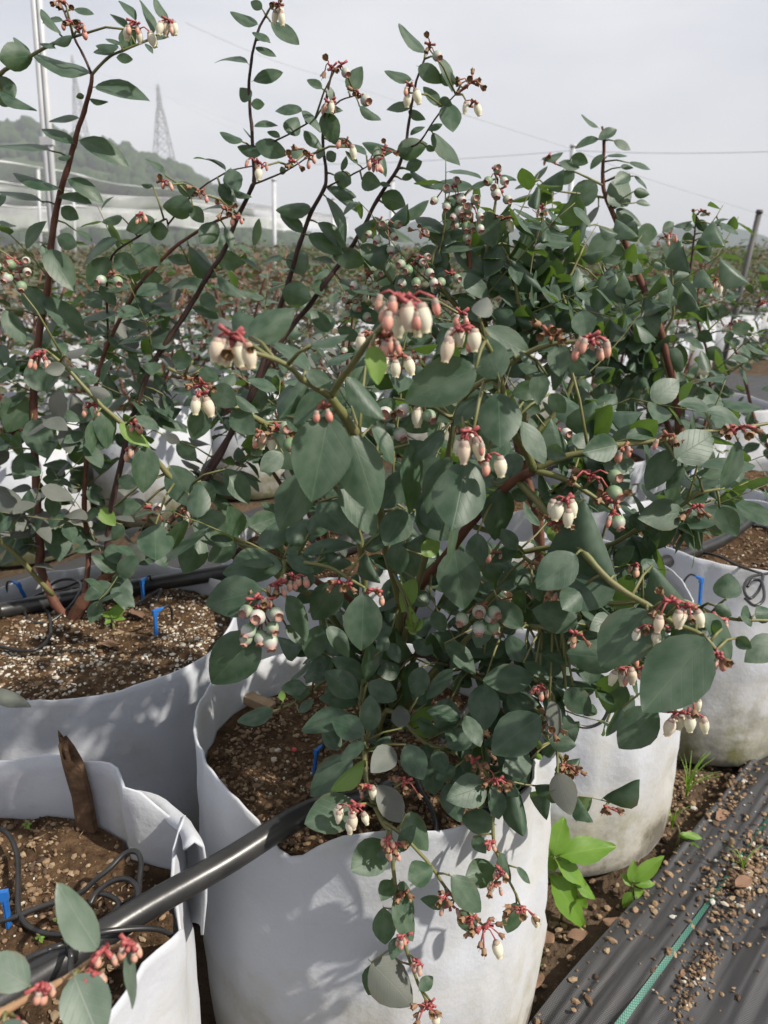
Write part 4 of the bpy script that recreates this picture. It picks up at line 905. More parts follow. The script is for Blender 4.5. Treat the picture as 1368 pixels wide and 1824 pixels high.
CL = [(425,612,.405,'bbbbbss',.017,0),(735,548,.40,'bbbbpppppp',.020,0),(835,592,.465,'bbbbp',.013,0),(680,607,.42,'pppppp',.009,1),(842,775,.475,'bbbbp',.015,0),(868,815,.48,'bpp',.010,0),(352,688,.59,'sssss',.013,0),(362,705,.588,'bbb',.012,0),
 (462,775,.605,'bbbpp',.013,1),(497,766,.60,'oosss',.013,0),(285,908,.655,'oosss',.017,0),(320,915,.65,'sbss',.016,1),(1000,892,.53,'bbbbb',.016,0),(1062,850,.555,'oosssp',.020,0),(1090,890,.55,'sssso',.014,0),(1060,612,.485,'pppppppp',.014,0),
 (985,598,.495,'sssss',.010,1),(1112,800,.56,'ppp',.008,1),(1182,778,.555,'ssps',.010,1),(1306,768,.565,'sssssss',.020,0),(1236,905,.60,'ssss',.013,0),(1180,1072,.485,'ssssbb',.019,0),(1205,1082,.48,'bbs',.013,0),(1152,1115,.485,'bbs',.012,0),(1108,1190,.53,'bbbp',.013,0),
 (1276,1168,.465,'pppps',.011,0),(1188,1268,.515,'bbbbb',.019,0),(1228,1240,.51,'bps',.013,0),(470,1085,.53,'oooooooo',.016,0),(478,1068,.535,'ppsss',.018,0),(522,1028,.555,'ppppp',.011,0),(618,1040,.545,'sssss',.013,0),(660,1052,.54,'ppbss',.012,0),
 (960,1222,.575,'pppp',.009,0),(988,1290,.57,'ssssss',.017,0),(1003,1362,.58,'sssss',.013,1),(890,1386,.565,'sssssss',.018,0),(848,1352,.58,'sss',.009,0),(640,1432,.535,'bbbbbb',.016,0),(652,1398,.545,'bs',.009,0),(722,1390,.55,'ssss',.015,0),
 (876,1498,.545,'ppp',.007,0),(880,1572,.53,'pbs',.010,1),(926,1612,.525,'bbsssss',.017,0),(872,1645,.51,'sssssssb',.019,0),(806,1612,.52,'pp',.008,0),(720,1588,.53,'sss',.008,1),(738,1708,.515,'ppppp',.009,0),(768,1785,.50,'sssssssb',.017,0),(850,1080,.585,'oooooo',.013,1),
 (75,636,.64,'pppppp',.013,0),(165,722,.642,'ppp',.009,0),(243,757,.648,'ppp',.008,0),(236,800,.65,'pppp',.009,0),(700,640,.60,'bbbb',.013,1),(660,600,.62,'bbbb',.012,1),(735,715,.55,'ooob',.014,1),(690,745,.56,'ooos',.013,1),(880,985,.6,'pp',.007,1),(985,1050,.54,'ss',.006,1),(1025,1130,.53,'ssp',.010,0),(820,560,.62,'pp',.006,0),(575,728,.45,'pp',.006,1)]
random.seed(5); low = [q for q in B.smp if q[2].y < .62 and 900 < q[1] < 1750]
for i in range(26):
    q = random.choice(low); CL.append((q[0]+rnd(-8, 8), q[1]+rnd(0, 14), q[2].y-.01, random.choice(['ppp', 'pppp', 'sss', 'psps', 'ssss']), rnd(.007, .012), 0))
for px, py, Y, ty, sp_, dl in CL: B.cluster(px, py, Y, ty, sp_, dull=bool(dl))

# ------------------------------------------------------------------ left bush with the tall stems
A = Bush((-.425, .965, .37), 'tall leaning blueberry bush with bare reddish stems rooted in the grainy left bag')
ab = atz(128, 1108, .368); aY = ab.y
A.stem([ab, (150,1070,aY-.005), (185,1035,aY), (225,1000,aY+.01)], .0105, .0085, 'bark', 'trunk')
A.stem([ab+Vector((-.004,.004,0)), (98,1075,aY), (72,1010,aY+.01), (72,976,aY+.01), (65,871,aY+.02), (60,730,aY+.03), (66,620,aY+.03), (85,517,aY+.03), (90,452,aY+.02), (97,391,aY+.02), (107,343,aY+.01), (119,306,aY), (133,255,aY), (150,197,aY-.01), (161,160,aY-.02), (164,133,aY-.02)], 0.0068, 0.0022, 'stem_red', 'trunk')
A.stem([(164,133,aY-.02), (146,95,aY-.02), (136,75,aY-.03), (119,31,aY-.03), (100,-5,aY-.03), (90,-30,aY-.03)], 0.0017, 0.0010, 'stem_dark')
A.stem([(164,133,aY-.02), (190,105,aY-.02), (218,90,aY-.03), (265,71,aY-.03), (289,56,aY-.03), (310,45,aY-.03)], 0.0019, 0.0010, 'stem_green')
A.stem([(95,1060,aY), (40,1000,aY-.02), (-30,900,aY-.04), (-90,500,aY-.06), (-60,200,aY-.08), (0,133,aY-.09), (34,112,aY-.09), (95,78,aY-.09), (130,66,aY-.09)], 0.0036, 0.0014, 'stem_green')
A.stem([(150,1070,aY), (158,980,aY+.02), (150,900,aY+.02), (160,760,aY+.02), (175,668,aY+.02), (193,611,aY+.02), (235,530,aY+.01), (248,507,aY), (306,445,aY-.01), (354,411,aY-.02), (391,391,aY-.03), (422,382,aY-.04)], 0.0040, 0.0014, 'stem_red')
A.stem([(185,1035,aY), (200,900,aY+.01), (225,790,aY), (242,731,aY), (260,675,aY), (291,618,aY-.01), (330,559,aY-.01), (372,489,aY-.02), (398,449,aY-.02), (425,384,aY-.02), (450,332,aY-.03), (453,322,aY-.03), (451,276,aY-.03), (447,221,aY-.03), (443,158,aY-.03), (447,110,aY-.04), (459,59,aY-.04), (478,18,aY-.04)], 0.0045, 0.0012, 'stem_dark')
A.stem([(453,328,aY-.03), (510,304,aY-.05), (554,276,aY-.07)], 0.0013, 0.0008, 'stem_dark')
A.stem([(300,400,aY), (340,350,aY-.02), (401,308,aY-.03), (449,296,aY-.03)], 0.0013, 0.0008, 'stem_dark')
A.stem([(448,262,aY-.03), (487,253,aY-.04), (538,225,aY-.05), (560,212,aY-.05)], 0.0013, 0.0008, 'stem_dark')
A.stem([(193,611,aY+.02), (190,520,aY+.02), (200,456,aY+.01), (245,422,aY), (292,391,aY), (300,400,aY)], 0.0016, 0.0012, 'stem_dark')
A.stem([(225,1000,aY+.01), (330,900,aY+.03), (386,822,aY+.03), (410,773,aY+.03), (453,689,aY+.02), (485,590,aY+.02), (514,501,aY+.01), (534,434,aY), (554,379,aY), (577,336,aY-.01), (581,308,aY-.01), (575,245,aY-.01), (583,166,aY-.02), (592,122,aY-.02)], 0.0050, 0.0012, 'stem_dark')
A.stem([(575,240,aY-.01), (597,186,aY-.02), (633,170,aY-.03)], 0.0012, 0.0008, 'stem_dark')
A.stem([(577,336,aY-.01), (633,308,aY-.03), (655,296,aY-.04)], 0.0012, 0.0008, 'stem_dark')
A.stem([(330,900,aY+.03), (430,740,aY+.03), (480,640,aY+.02), (518,584,aY+.02), (550,545,aY+.01), (585,497,aY), (621,446,aY), (648,403,aY-.01), (672,355,aY-.01), (708,300,aY-.02), (723,253,aY-.02), (727,221,aY-.02), (739,158,aY-.03), (757,105,aY-.03)], 0.0043, 0.0012, 'stem_dark')
A.stem([(725,262,aY-.02), (747,253,aY-.03), (783,201,aY-.04), (812,168,aY-.05)], 0.0013, 0.0008, 'stem_dark')
A.leaves(K1, [(470,385,195,310,38),(500,455,765,490,48),(470,520,560,525,28),(440,500,400,510,28),(415,620,260,620,34),(385,750,225,670,62),(415,735,650,800,64,'c'),(370,820,300,820,25),(265,790,0,740,24),(310,990,85,865,28),(355,940,525,1010,62,'c'),
 (310,1030,470,1055,42),(215,1055,0,985,28),(320,1090,400,1140,70),(380,190,280,220,45),(290,255,210,220,25),(310,175,235,30,50),(330,110,220,105,26),(385,145,420,100,55),(390,50,485,65,26),(150,290,80,190,35),(170,290,15,310,140),(0,480,185,555,50),
 (0,400,70,500,80),(-20,520,60,540,50),(620,250,500,220,50),(630,235,555,200,30),(640,250,700,150,80),(670,160,585,70,26),(710,110,630,0,42),(795,180,745,0,52),(875,110,810,0,42),(600,280,490,260,40),(610,300,690,310,45),(760,230,800,275,25),(880,195,790,200,20),(860,130,890,165,40),
 (1180,890,1050,775,20,'c'),(865,920,770,830,22),(800,975,740,960,25),(1195,900,1240,970,85),(1150,970,1220,1070,60),(925,960,1040,1010,70),(1010,1090,850,1080,110),(1000,1080,1060,1160,70),(1180,1090,1040,1050,26,'c'),(1140,1170,1060,1265,95),
 (1180,1190,1220,1300,50),(810,1150,665,1200,90),(880,1210,770,1210,85),(640,1140,530,1150,50),(690,1280,830,1380,100),(570,1350,470,1490,110),(600,1340,710,1420,100),(730,1450,845,1460,80),(990,1290,1140,1420,95,'r'),(990,1380,880,1340,60),(1130,1350,1265,1380,90),
 (1050,1480,900,1490,42),(1140,1450,1290,1540,55),(950,1640,785,1620,42),(620,1640,430,1660,36),(640,1690,790,1690,42),(780,1800,910,1760,100),(1010,1610,1140,1660,60),(1060,1540,1110,1610,70),(560,1760,440,1690,28),(570,1760,660,1820,42),(620,1260,400,1300,50,'c'),
 (250,1310,380,1500,130),(220,1280,260,1370,50),(130,1500,230,1640,110),(30,1620,120,1800,100),(230,1560,430,1750,130),(300,1240,400,1290,80),(400,1210,480,1260,30),(530,1490,600,1600,70),(450,1540,520,1600,80),(1240,1280,1320,1330,26),(720,1570,800,1590,30)])
A.leaves(K2, [(200,110,85,65,40),(255,190,180,140,35),(190,215,280,245,26),(155,285,20,210,38,'c'),(180,365,305,325,45),(165,450,125,405,58),(170,470,230,470,48),(185,570,285,555,16),(170,625,135,575,12),(130,640,35,580,42),(220,690,110,650,60),(190,650,325,690,80),
 (260,100,380,190,50),(220,40,165,0,40),(400,500,280,475,45),(340,605,385,520,75),(400,500,490,570,36),(300,620,245,590,30),(410,590,490,660,50),(340,700,420,680,45),(300,770,335,770,40),(80,760,100,850,75),(50,760,0,685,10,'c'),(30,830,100,900,55),(80,855,170,880,36),
 (490,400,425,355,40),(520,390,550,460,32),(490,500,580,490,30),(500,510,550,630,85),(610,410,665,310,70),(660,480,755,530,42),(690,700,590,600,32,'c'),(530,640,630,655,32),(500,700,460,680,50),(510,720,555,690,50),(545,790,610,820,70),(580,770,600,710,30),(510,840,650,935,38),
 (530,850,640,880,60),(440,940,285,930,70),(400,1050,310,960,60),(510,890,645,1030,38,'c'),(470,1005,610,1090,50,'c'),(430,1060,580,1130,80),(540,1150,680,1180,85),(350,1220,430,1130,105),(320,1170,210,1160,28,'c'),(550,1190,450,1165,22),(440,1300,520,1290,70),(310,1310,415,1340,105),
 (660,1110,820,1200,90),(720,980,905,1070,50),(840,985,960,895,55),(760,880,850,920,80),(670,810,740,830,75),(750,830,800,830,22),(830,690,965,650,85),(820,680,680,635,42),(740,660,790,780,40),(650,740,600,680,30),(955,240,840,125,40),(925,300,1030,360,70),(1010,255,1110,360,32,'c'),
 (1020,340,1090,370,55),(895,360,780,330,36),(900,480,785,470,40),(880,500,955,530,42),(1015,480,955,385,50),(1060,465,1080,575,92),(1020,450,1070,470,40),(890,610,950,565,26),(990,600,1100,745,60),(970,590,1030,560,26),(960,660,995,680,26),(870,760,940,730,50),(890,770,1000,860,36),(850,810,900,790,30),
 (570,1260,740,1350,60),(440,1400,530,1500,60),(740,1200,800,1280,90)])
A.leaves(K4, [(120,720,40,905,130),(160,850,230,1015,130),(170,1020,80,1140,118),(375,1100,225,1070,52),(330,1160,210,1150,80),(160,1200,50,1200,46,'p'),(440,940,345,990,100),(290,1395,300,1535,120),(310,1390,475,1470,80),(-60,1190,120,1300,120,'p'),(185,1345,60,1440,130,'p'),
 (510,1300,580,1380,70,'y'),(480,1400,560,1450,70,'p'),(620,1380,560,1460,70),(560,1480,590,1568,80),(640,1500,720,1550,90,'p'),(140,570,230,700,110),(100,550,0,660,52),(880,420,760,440,90),(700,760,790,850,80),(810,780,850,830,50),(830,720,880,830,50),(450,1200,520,1200,70),
 (370,1200,440,1100,100),(840,930,910,960,50,'p'),(900,960,990,1050,80),(480,1050,560,1080,60),(600,1150,690,1180,70),(640,540,700,590,50),(520,520,420,470,60),(30,1000,-40,900,120),(180,620,90,540,90),(40,560,-40,480,100)])
for sx, sy, dx, dy, dz, ln, nn in ((65,820,-.5,.3,.5,.16,8),(65,900,.5,-.2,.5,.15,8),(160,800,.3,.3,.7,.18,9),(160,880,.6,.2,.4,.16,9),(225,800,.5,.1,.5,.15,8),(62,700,-.7,0,.4,.15,7),(250,520,-.4,.4,.6,.14,7),(400,780,.3,.4,.4,.14,8),(340,900,.4,.3,.2,.14,8),(90,500,-.5,.2,.6,.14,7),(370,489,.5,.3,.2,.12,7),(90,960,-.6,-.3,.3,.14,7),(300,600,-.4,.4,.4,.12,6)):
    A.shoot(A.near_px(sx, sy)[2], Vector((dx, dy, dz)), ln, nn, .042, random.choice(['', '', 'p']) if sy > 850 else '')
A.thicket(32, .42, .046, 8, (.1, .16), (-.4, .6), zmax=.80, kinds=('', '', 'p')); A.done()
for px, py, Y, ty, sp_, dl in [(142,58,.90,'pppss',.016,0),(250,55,.92,'bbbpp',.016,0),(308,50,.92,'bbbbp',.014,0),(118,12,.92,'sss',.012,1),(490,18,.93,'bbbss',.014,1),(583,190,.94,'ppppb',.014,0),(595,128,.94,'sss',.016,0),(606,122,.94,'o',.008,0),(638,175,.93,'oss',.012,1),
 (662,295,.92,'ppppppp',.014,0),(685,275,.92,'sss',.014,0),(765,88,.93,'oss',.012,1),(828,158,.91,'ssssssss',.016,1),(836,190,.91,'bb',.013,1),(728,165,.93,'bbp',.014,1),(470,296,.92,'pppb',.014,0),(525,290,.91,'sss',.012,0),(550,285,.90,'ppss',.016,1),(410,382,.92,'sssss',.016,1),(622,262,.92,'bp',.012,1),
 (38,470,.93,'oooooo',.018,0),(22,498,.93,'sssss',.018,1),(360,345,.93,'ppss',.014,1),(297,330,.95,'pps',.012,0),(430,392,.93,'pp',.01,0),(200,490,.95,'oo',.01,1),(250,385,.99,'ppp',.012,0)]:
    A.cluster(px, py, Y, ty, sp_, dull=bool(dl), size=1.02)

# ------------------------------------------------------------------ bush behind on the right of centre, heavy with berries
C = Bush((.275, 1.095, .36), 'dense blueberry bush with curled leaves and green berries rising behind the big bush')
cb = Vector((.245, 1.08, .35))
C.stem([cb, (958,930,1.02), (945,880,1.01), (925,800,.99), (900,700,.97), (870,600,.95), (845,520,.93), (835,450,.92), (842,380,.91)], .0085, .0018, 'bark', 'trunk')
C.stem([(925,800,.99), (940,680,.95), (935,590,.93), (925,540,.92), (912,480,.92), (902,455,.92)], .004, .0013, 'stem_green')
C.stem([(870,600,.95), (800,530,.93), (770,470,.92), (790,420,.92), (820,360,.91)], .0035, .0013, 'stem_green')
C.stem([(845,520,.93), (870,440,.93), (880,380,.93), (886,320,.93)], .003, .0011, 'stem_green')
C.stem([(900,700,.97), (820,640,.95), (740,560,.95), (690,490,.95), (655,440,.95)], .004, .0013, 'stem_green')
C.stem([(925,800,.99), (1000,720,1.0), (1030,620,1.0), (1000,520,1.0), (980,450,1.02), (965,390,1.04)], .004, .0013, 'stem_green')
C.stem([(870,600,.95), (960,560,.97), (1010,500,.99), (1040,440,1.0)], .003, .0012, 'stem_green')
C.leaves(K14, [(280,390,110,220,120,.92),(115,380,330,480,95,.91,'c'),(290,-10,330,190,140,.92),(0,190,155,90,90,.92),(390,200,300,370,120,.92),(450,290,640,450,130,.91,'r'),(310,420,450,430,110,.93),(510,570,620,540,75,.91,'r'),(470,640,570,680,90,.91,'r'),(330,600,460,660,120,.92),
 (560,610,670,700,100,.92,'r'),(120,520,250,560,90,.92),(560,100,580,170,60,1.0),(470,210,540,270,70,.98),(600,280,680,320,80,.97),(780,310,820,410,70,1.0),(750,440,840,500,70,1.0),(980,410,890,510,70,1.0),(180,540,250,640,100,.93),(420,560,470,700,90,.93),(0,330,60,440,80,.92),(640,540,700,620,80,.95),(560,740,480,790,90,.92)])
C.leaves(K2, [(1100,910,1060,1035,90,.92),(1170,850,990,800,60,.92),(1160,850,1225,820,28),(1290,800,1368,795,22),(980,1030,1060,1090,80,.93),(930,1130,1020,1170,80,.93),(970,1230,1060,1270,80,.92),(1060,1180,1000,1260,70,.93),(860,1350,760,1300,70,.93),(700,1380,620,1420,70,.95),(830,1250,900,1330,80,.93),(560,1480,660,1530,60,.97),(640,1400,760,1450,60,.95)])
for sx, sy, Y, dx, dy, dz, ln, nn in ((930,800,.99,.5,-.2,.4,.16,9),(900,720,.97,-.5,-.2,.5,.16,9),(940,680,.96,.6,-.1,.5,.17,9),(870,600,.95,-.6,.1,.4,.17,9),(850,540,.93,.5,-.2,.5,.15,9),(800,530,.93,-.5,.1,.4,.15,9),(1000,700,1.0,.6,.1,.4,.18,9),(1020,600,1.0,.5,.2,.5,.16,9),(930,590,.93,.2,.2,.6,.15,9),
    (820,640,.95,-.3,-.3,.3,.15,8),(780,600,.96,.1,.2,.7,.15,8),(960,560,.97,.3,.2,.5,.15,9),(870,680,.97,.2,.3,.6,.16,9),(950,900,1.01,.5,-.3,.2,.16,8),(940,870,1.01,-.5,-.2,.3,.15,8),(1000,520,1.0,-.2,.1,.6,.12,7),(880,640,.96,.5,-.3,.2,.14,8),(760,480,.92,.1,-.2,.6,.12,7),(860,470,.93,.4,.1,.5,.12,7)):
    C.shoot(C.near_px(sx, sy)[2], Vector((dx, dy, dz)), ln, nn, .046, random.choice(['', '', 'r']))
C.thicket(17, .55, .048, 9, (.08, .13), (-.5, .5), zmax=.90, xmin=.075, dz=(-.3, .3)); C.done()
for px, py, Y, ty, sp_, dl in [(798,338,.90,'oooooo',.018,0),(832,372,.90,'oooooo',.018,0),(822,395,.905,'oooo',.013,1),(742,470,.91,'oooooooo',.021,0),(882,312,.92,'oooo',.014,0),(888,345,.92,'oos',.013,0),(655,492,.94,'oooooo',.015,1),(690,405,.94,'oooooo',.018,1),(980,772,.70,'ooooo',.013,0),(805,490,.91,'oo',.01,0),
 (755,420,.92,'ppss',.016,1),(965,378,1.03,'pps',.014,0),(690,525,.95,'sss',.012,1),(895,392,.92,'bs',.012,1),(640,545,.95,'ooss',.016,1),(620,540,.95,'ooo',.012,1),(660,530,.95,'bbbs',.014,1)]:
    C.cluster(px, py, Y, ty, sp_, dull=bool(dl), size=.92)

# ------------------------------------------------------------------ tall bush over the mossy bag
D = Bush((.62, 1.36, .36), 'tall blueberry bush with a single high leafy spire over the mossy bag')
db = Vector((.57, 1.33, .352)); 
D.stem([db, (1232,960,1.32), (1218,860,1.31), (1210,760,1.3), (1203,703,1.29), (1192,652,1.28), (1172,577,1.27), (1137,491,1.26), (1113,432,1.25), (1082,357,1.24), (1074,325,1.24), (1076,251,1.23), (1072,225,1.23)], .0095, .0016, 'stem_red', 'trunk')
D.stem([db+Vector((.012,0,0)), (1243,960,1.35), (1222,880,1.34), (1190,760,1.33), (1156,671,1.32), (1121,573,1.31), (1086,495,1.30), (1070,450,1.3)], .007, .0015, 'stem_red')
D.stem([(1203,703,1.29), (1180,640,1.28), (1186,590,1.28), (1200,557,1.27), (1196,487,1.27), (1190,430,1.27)], .0035, .0014, 'stem_green')
D.stem([(1200,557,1.27), (1225,500,1.28), (1236,430,1.28), (1240,385,1.28)], .0025, .0012, 'stem_dark')
D.stem([(1078,352,1.24), (1030,345,1.22), (985,338,1.21), (960,320,1.2)], .002, .001, 'stem_green')
D.stem([(1074,330,1.24), (1045,315,1.22), (1010,300,1.21), (975,285,1.2)], .002, .001, 'stem_green')
D.stem([(1110,432,1.25), (1090,410,1.23), (1060,400,1.22)], .002, .001, 'stem_green')
D.stem([(1218,860,1.31), (1260,740,1.33), (1262,640,1.33), (1240,560,1.33), (1252,470,1.33)], .0035, .0013, 'stem_red')
D.leaves(K3, [(600,175,680,125,50),(600,170,500,200,36),(670,180,745,215,36),(600,120,525,70,10),(640,250,730,240,12),(620,240,565,300,36),(480,250,550,280,52),(345,265,435,225,32),(420,280,510,300,42),(490,320,425,370,55),(300,380,360,290,28),(300,370,225,390,18),(390,400,330,480,55),(310,420,375,390,50),
 (590,370,480,470,100),(650,470,740,370,120),(740,330,680,370,60),(760,340,830,380,14),(740,280,835,300,14),(700,300,760,290,26),(760,410,830,420,42),(770,460,835,465,28),(680,490,800,550,60),(700,540,770,630,80),(680,600,560,700,100),(720,680,610,710,80),(770,600,870,600,80),(690,740,780,740,85),(500,590,550,580,45),
 (600,480,510,570,32,'p'),(890,590,940,550,42),(940,570,1020,530,22),(940,620,930,725,75),(975,640,1030,610,50),(1050,540,1090,590,40),(1090,600,1140,660,45),(1060,620,1100,700,60),(1120,560,1190,530,12),(980,570,1030,570,36),(1060,520,1100,505,16),(780,890,690,985,85),(790,1020,860,1100,80),(900,1120,980,1220,80),(930,800,1020,790,60),
 (940,830,1040,900,90),(910,910,980,890,50),(1010,930,1100,990,70),(1100,940,1200,960,60),(1200,1040,1290,1020,60),(850,730,930,750,42),(830,830,900,800,50),(850,1200,905,1320,62),(890,1340,980,1440,90),(690,1280,780,1360,110),(600,1200,690,1270,90),(1130,1290,1190,1340,60),(1275,1110,1340,1160,60),(1050,1050,1110,1080,60),(1090,1120,1160,1170,60)])
for sx, sy, dx, dy, dz, ln, nn in ((1203,703,.5,-.3,.4,.2,9),(1192,652,-.6,-.1,.4,.2,9),(1172,577,-.5,.2,.5,.18,9),(1190,760,-.6,-.2,.4,.2,9),(1156,671,-.5,-.2,.4,.2,9),(1121,573,-.4,.2,.5,.16,8),(1260,700,.5,-.2,.4,.2,9),(1260,600,.5,0,.4,.18,8),(1218,860,-.5,-.3,.4,.18,8),(1225,860,.6,-.2,.3,.18,8),(1196,487,.4,.2,.4,.13,7),(1210,740,.2,-.4,.5,.2,9),(1140,620,-.2,.3,.6,.18,9),(1250,520,.3,.2,.5,.14,7)):
    D.shoot(D.near_px(sx, sy)[2], Vector((dx, dy, dz)), ln, nn, .046, '', .0016)
D.thicket(13, .50, .05, 9, (.1, .16), (-.5, .5), zmax=.86, dz=(-.3, .35)); D.done()
for px, py, Y, ty, sp_, dl in [(1180,424,1.26,'pppppp',.018,0),(1266,505,1.3,'bbbpp',.02,0),(1242,382,1.28,'ssss',.016,0),(980,284,1.2,'pps',.012,0),(1280,402,1.3,'pps',.016,0),(1350,545,1.3,'ssss',.018,0),(960,372,1.2,'pp',.012,0)]:
    D.cluster(px, py, Y, ty, sp_, dull=bool(dl), size=1.1)

# ------------------------------------------------------------------ branch reaching in over the stake bag
E = Bush((-.46, .33, .315), 'pale blueberry bush rooted in the stake bag, its pink-budded branch reaching past the pipe')
eb = Vector((-.46, .33, .30))
E.stem([eb, eb+Vector((.03,-.02,.10)), at(-150,1880,.265), at(-40,1740+80,.272)], .005, .0032, 'stem_tan', 'trunk')
E.stem([at(-40,1820,.272)] + [at(K9[0]+x/K9[2], K9[1]+y/K9[2], Y) for x, y, Y in ((0,1710,.276),(170,1620,.282),(330,1540,.288),(500,1430,.295),(600,1350,.30),(720,1310,.305))], .0026, .0012, 'stem_tan')
E.leaves(K9, [(570,1340,335,990,190,.30,'l'),(720,1345,845,1640,82,.30,'l'),(430,1490,580,1860,300,.285,'l'),(170,1550,-80,1390,190,.283,'l'),(20,1760,90,1850,120,.27,'l')])
E.stem([eb, eb+Vector((.0,.10,.08)), at(-160,1400,.52), at(-60,1240,.56), at(-12,1228,.57)], .003, .0012, 'stem_tan')
E.leaf_px(-14, 1226, 54, 1248, 26, .57, 'p')
for x, y, Y, ty in ((620,1325,.30,'pppp'),(765,1290,.304,'ppppp'),(540,1465,.292,'pppppp'),(240,1530,.285,'ppppp'),(90,1740,.28,'ppppp')):
    E.cluster(K9[0]+x/K9[2], K9[1]+y/K9[2], Y, ty, .007, size=.8)

# ------------------------------------------------------------------ bushes in the bags behind, grown procedurally
def wild_bush(x, y, label, h, nst, seed, name='blueberry_bush', leafsz=.045, per=7, lean=(0, 0)):
    random.seed(seed); b = Bush((x, y, .36), label)
    for i in range(nst):
        a = 6.2832*i/nst + rnd(-.4, .4); tilt = rnd(.15, .5); d = Vector((math.cos(a)*tilt+lean[0], math.sin(a)*tilt+lean[1], 1)); p0 = Vector((x, y, .352)); P = [p0]; ln = h*rnd(.75, 1.05)
        for k in range(5): P.append(P[-1] + d.normalized()*ln/5); d = d + Vector((rnd(-.25, .25), rnd(-.25, .25), .1))
        S = b.stem(P, .006, .0015, 'stem_red', 'trunk' if i == 0 else 'branch')
        for k in range(5):
            p = S[int(len(S)*(.3 + .14*k)) - 1]; d2 = Vector((rnd(-1, 1), rnd(-1, .6), rnd(.1, .7)))
            b.shoot(p, d2, rnd(.10, .2), per, leafsz, random.choice(['', '', '', 'p']), .0014)
        b.shoot(S[-2], Vector((rnd(-.3, .3), rnd(-.3, .3), 1)), .1, 6, leafsz)
    tops = [q[2] for q in b.smp if q[2].z > .36 + h*.55]
    for i in range(5):
        p = random.choice(tops); x2, y2, dd = topx(p); b.cluster(x2, y2, p.y - .01, random.choice(['ppps', 'bbbp', 'sss', 'ooo']), .016)
    return b
wild_bush(-.10, 1.30, 'blueberry bush half hidden straight behind the big bush', .46, 6, 101, per=7, lean=(-.25, 0))
wild_bush(.21, 1.63, 'blueberry bush in the back row, seen between the berry bush and the tall spire', .52, 5, 102)
wild_bush(.52, 1.95, 'low blueberry bush in the back row behind the tall spire bush', .56, 5, 103)
wild_bush(.83, 2.28, 'blueberry bush in the back row next to the leaning dark post', .55, 5, 104)
wild_bush(.93, 1.69, 'blueberry bush just past the tall spire bush in the front row', .58, 5, 105, lean=(-.1, 0))
wild_bush(-.73, .65, 'blueberry bush at the far end of the left bag row', .30, 3, 106, lean=(-.5, 0))
random.seed(77)
# shared crowns for the rows beyond the path
def crown_mesh(seed, mat, n, h, lsz):
    random.seed(seed); vs = []; fs = []; uvs = []
    for i in range(n):
        a = rnd(0, 6.28); z = h*random.random()**.8; r = .26*(.45 + .9*math.sin(math.pi*min(1, (z/h)*.75 + .15)))*math.sqrt(random.random())
        p = Vector((math.cos(a)*r*1.15, math.sin(a)*r*1.15, .33 + z*1.05)); L = lsz*rnd(.7, 1.2)
        X = Vector((math.cos(a)+rnd(-.7,.7), math.sin(a)+rnd(-.7,.7), rnd(-.6, .5))).normalized(); Nn = Vector((rnd(-.6,.6), rnd(-.8,.4), 1)); Nn = (Nn - X*Nn.dot(X)).normalized(); Bv = Nn.cross(X)
        b = len(vs)
        for u, v, zz in ((0,0,0),(.3,.27,.03),(.3,-.27,.03),(.38,0,0),(.72,.22,.01),(.72,-.22,.01),(1,0,-.1)): vs.append(p + X*u*L + Bv*v*L + Nn*zz*L); uvs.append((u, .5+v))
        fs += [(b, b+3, b+1), (b, b+2, b+3), (b+1, b+3, b+6, b+4), (b+3, b+2, b+5, b+6)]
    return mesh('crown', vs, fs, M[mat], True, uvs=uvs)
def trunk_mesh(seed):
    random.seed(seed); mb = MB()
    for i in range(5):
        a = 1.256*i + rnd(-.3, .3); P = [Vector((0,0,.35))]
        for k in range(4): P.append(P[-1] + Vector((math.cos(a)*.05+rnd(-.03,.03), math.sin(a)*.05+rnd(-.03,.03), .13)))
        mb.tube(P, [.008, .006, .005, .004, .002], 5)
    return mb.data('trunk', M['stem_red'])
CR = [crown_mesh(1, 'leaf_far', 430, .52, .05), crown_mesh(2, 'leaf_far_brown', 330, .48, .045), crown_mesh(3, 'leaf_far', 380, .60, .052), crown_mesh(4, 'leaf', 400, .55, .05)]
TR = [trunk_mesh(5), trunk_mesh(6)]
random.seed(78)
for i, p in enumerate(near_far):
    r = thing('blueberry_bush', p + Vector((0, 0, .36)), 'brownish blueberry bush in the rows beyond the path', 'bush', 'bushes beyond the path')
    m = Matrix.Translation(p) @ Matrix.Rotation(rnd(0, 6), 4, 'Z') @ Matrix.Diagonal((rnd(.85, 1.1), rnd(.85, 1.1), rnd(.8, 1.05), 1))
    ob('trunk', random.choice(TR), r, m); ob('crown', random.choices(CR, (4, 3, 3, 2))[0], r, m)
vs = []; fs = []; uvs = []
for p in rest_far:
    sc = min(2.2, .8 + p.y/22); n = int(max(14, 75 - p.y*1.6)); h = rnd(.4, .62)
    for i in range(n):
        a = rnd(0, 6.28); r = .28*math.sqrt(random.random()); z = h*random.random(); q = p + Vector((math.cos(a)*r, math.sin(a)*r, .38+z)); L = .075*sc*rnd(.6, 1.2)
        X = Vector((rnd(-1,1), rnd(-1,1), rnd(-.7,.7))).normalized(); Bv = X.cross(Vector((rnd(-.5,.5), rnd(-.5,.5), 1))).normalized(); b = len(vs)
        vs += [q, q+X*L*.5+Bv*L*.3, q+X*L, q+X*L*.5-Bv*L*.3]; fs.append((b, b+1, b+2, b+3)); uvs += [(0,.5),(.5,.8),(1,.5),(.5,.2)]
mids = [0 if noise.noise(Vector((vs[f[0]].x*.5, vs[f[0]].y*.5, 0))) > rnd(-.5, .5) else 1 for f in fs]
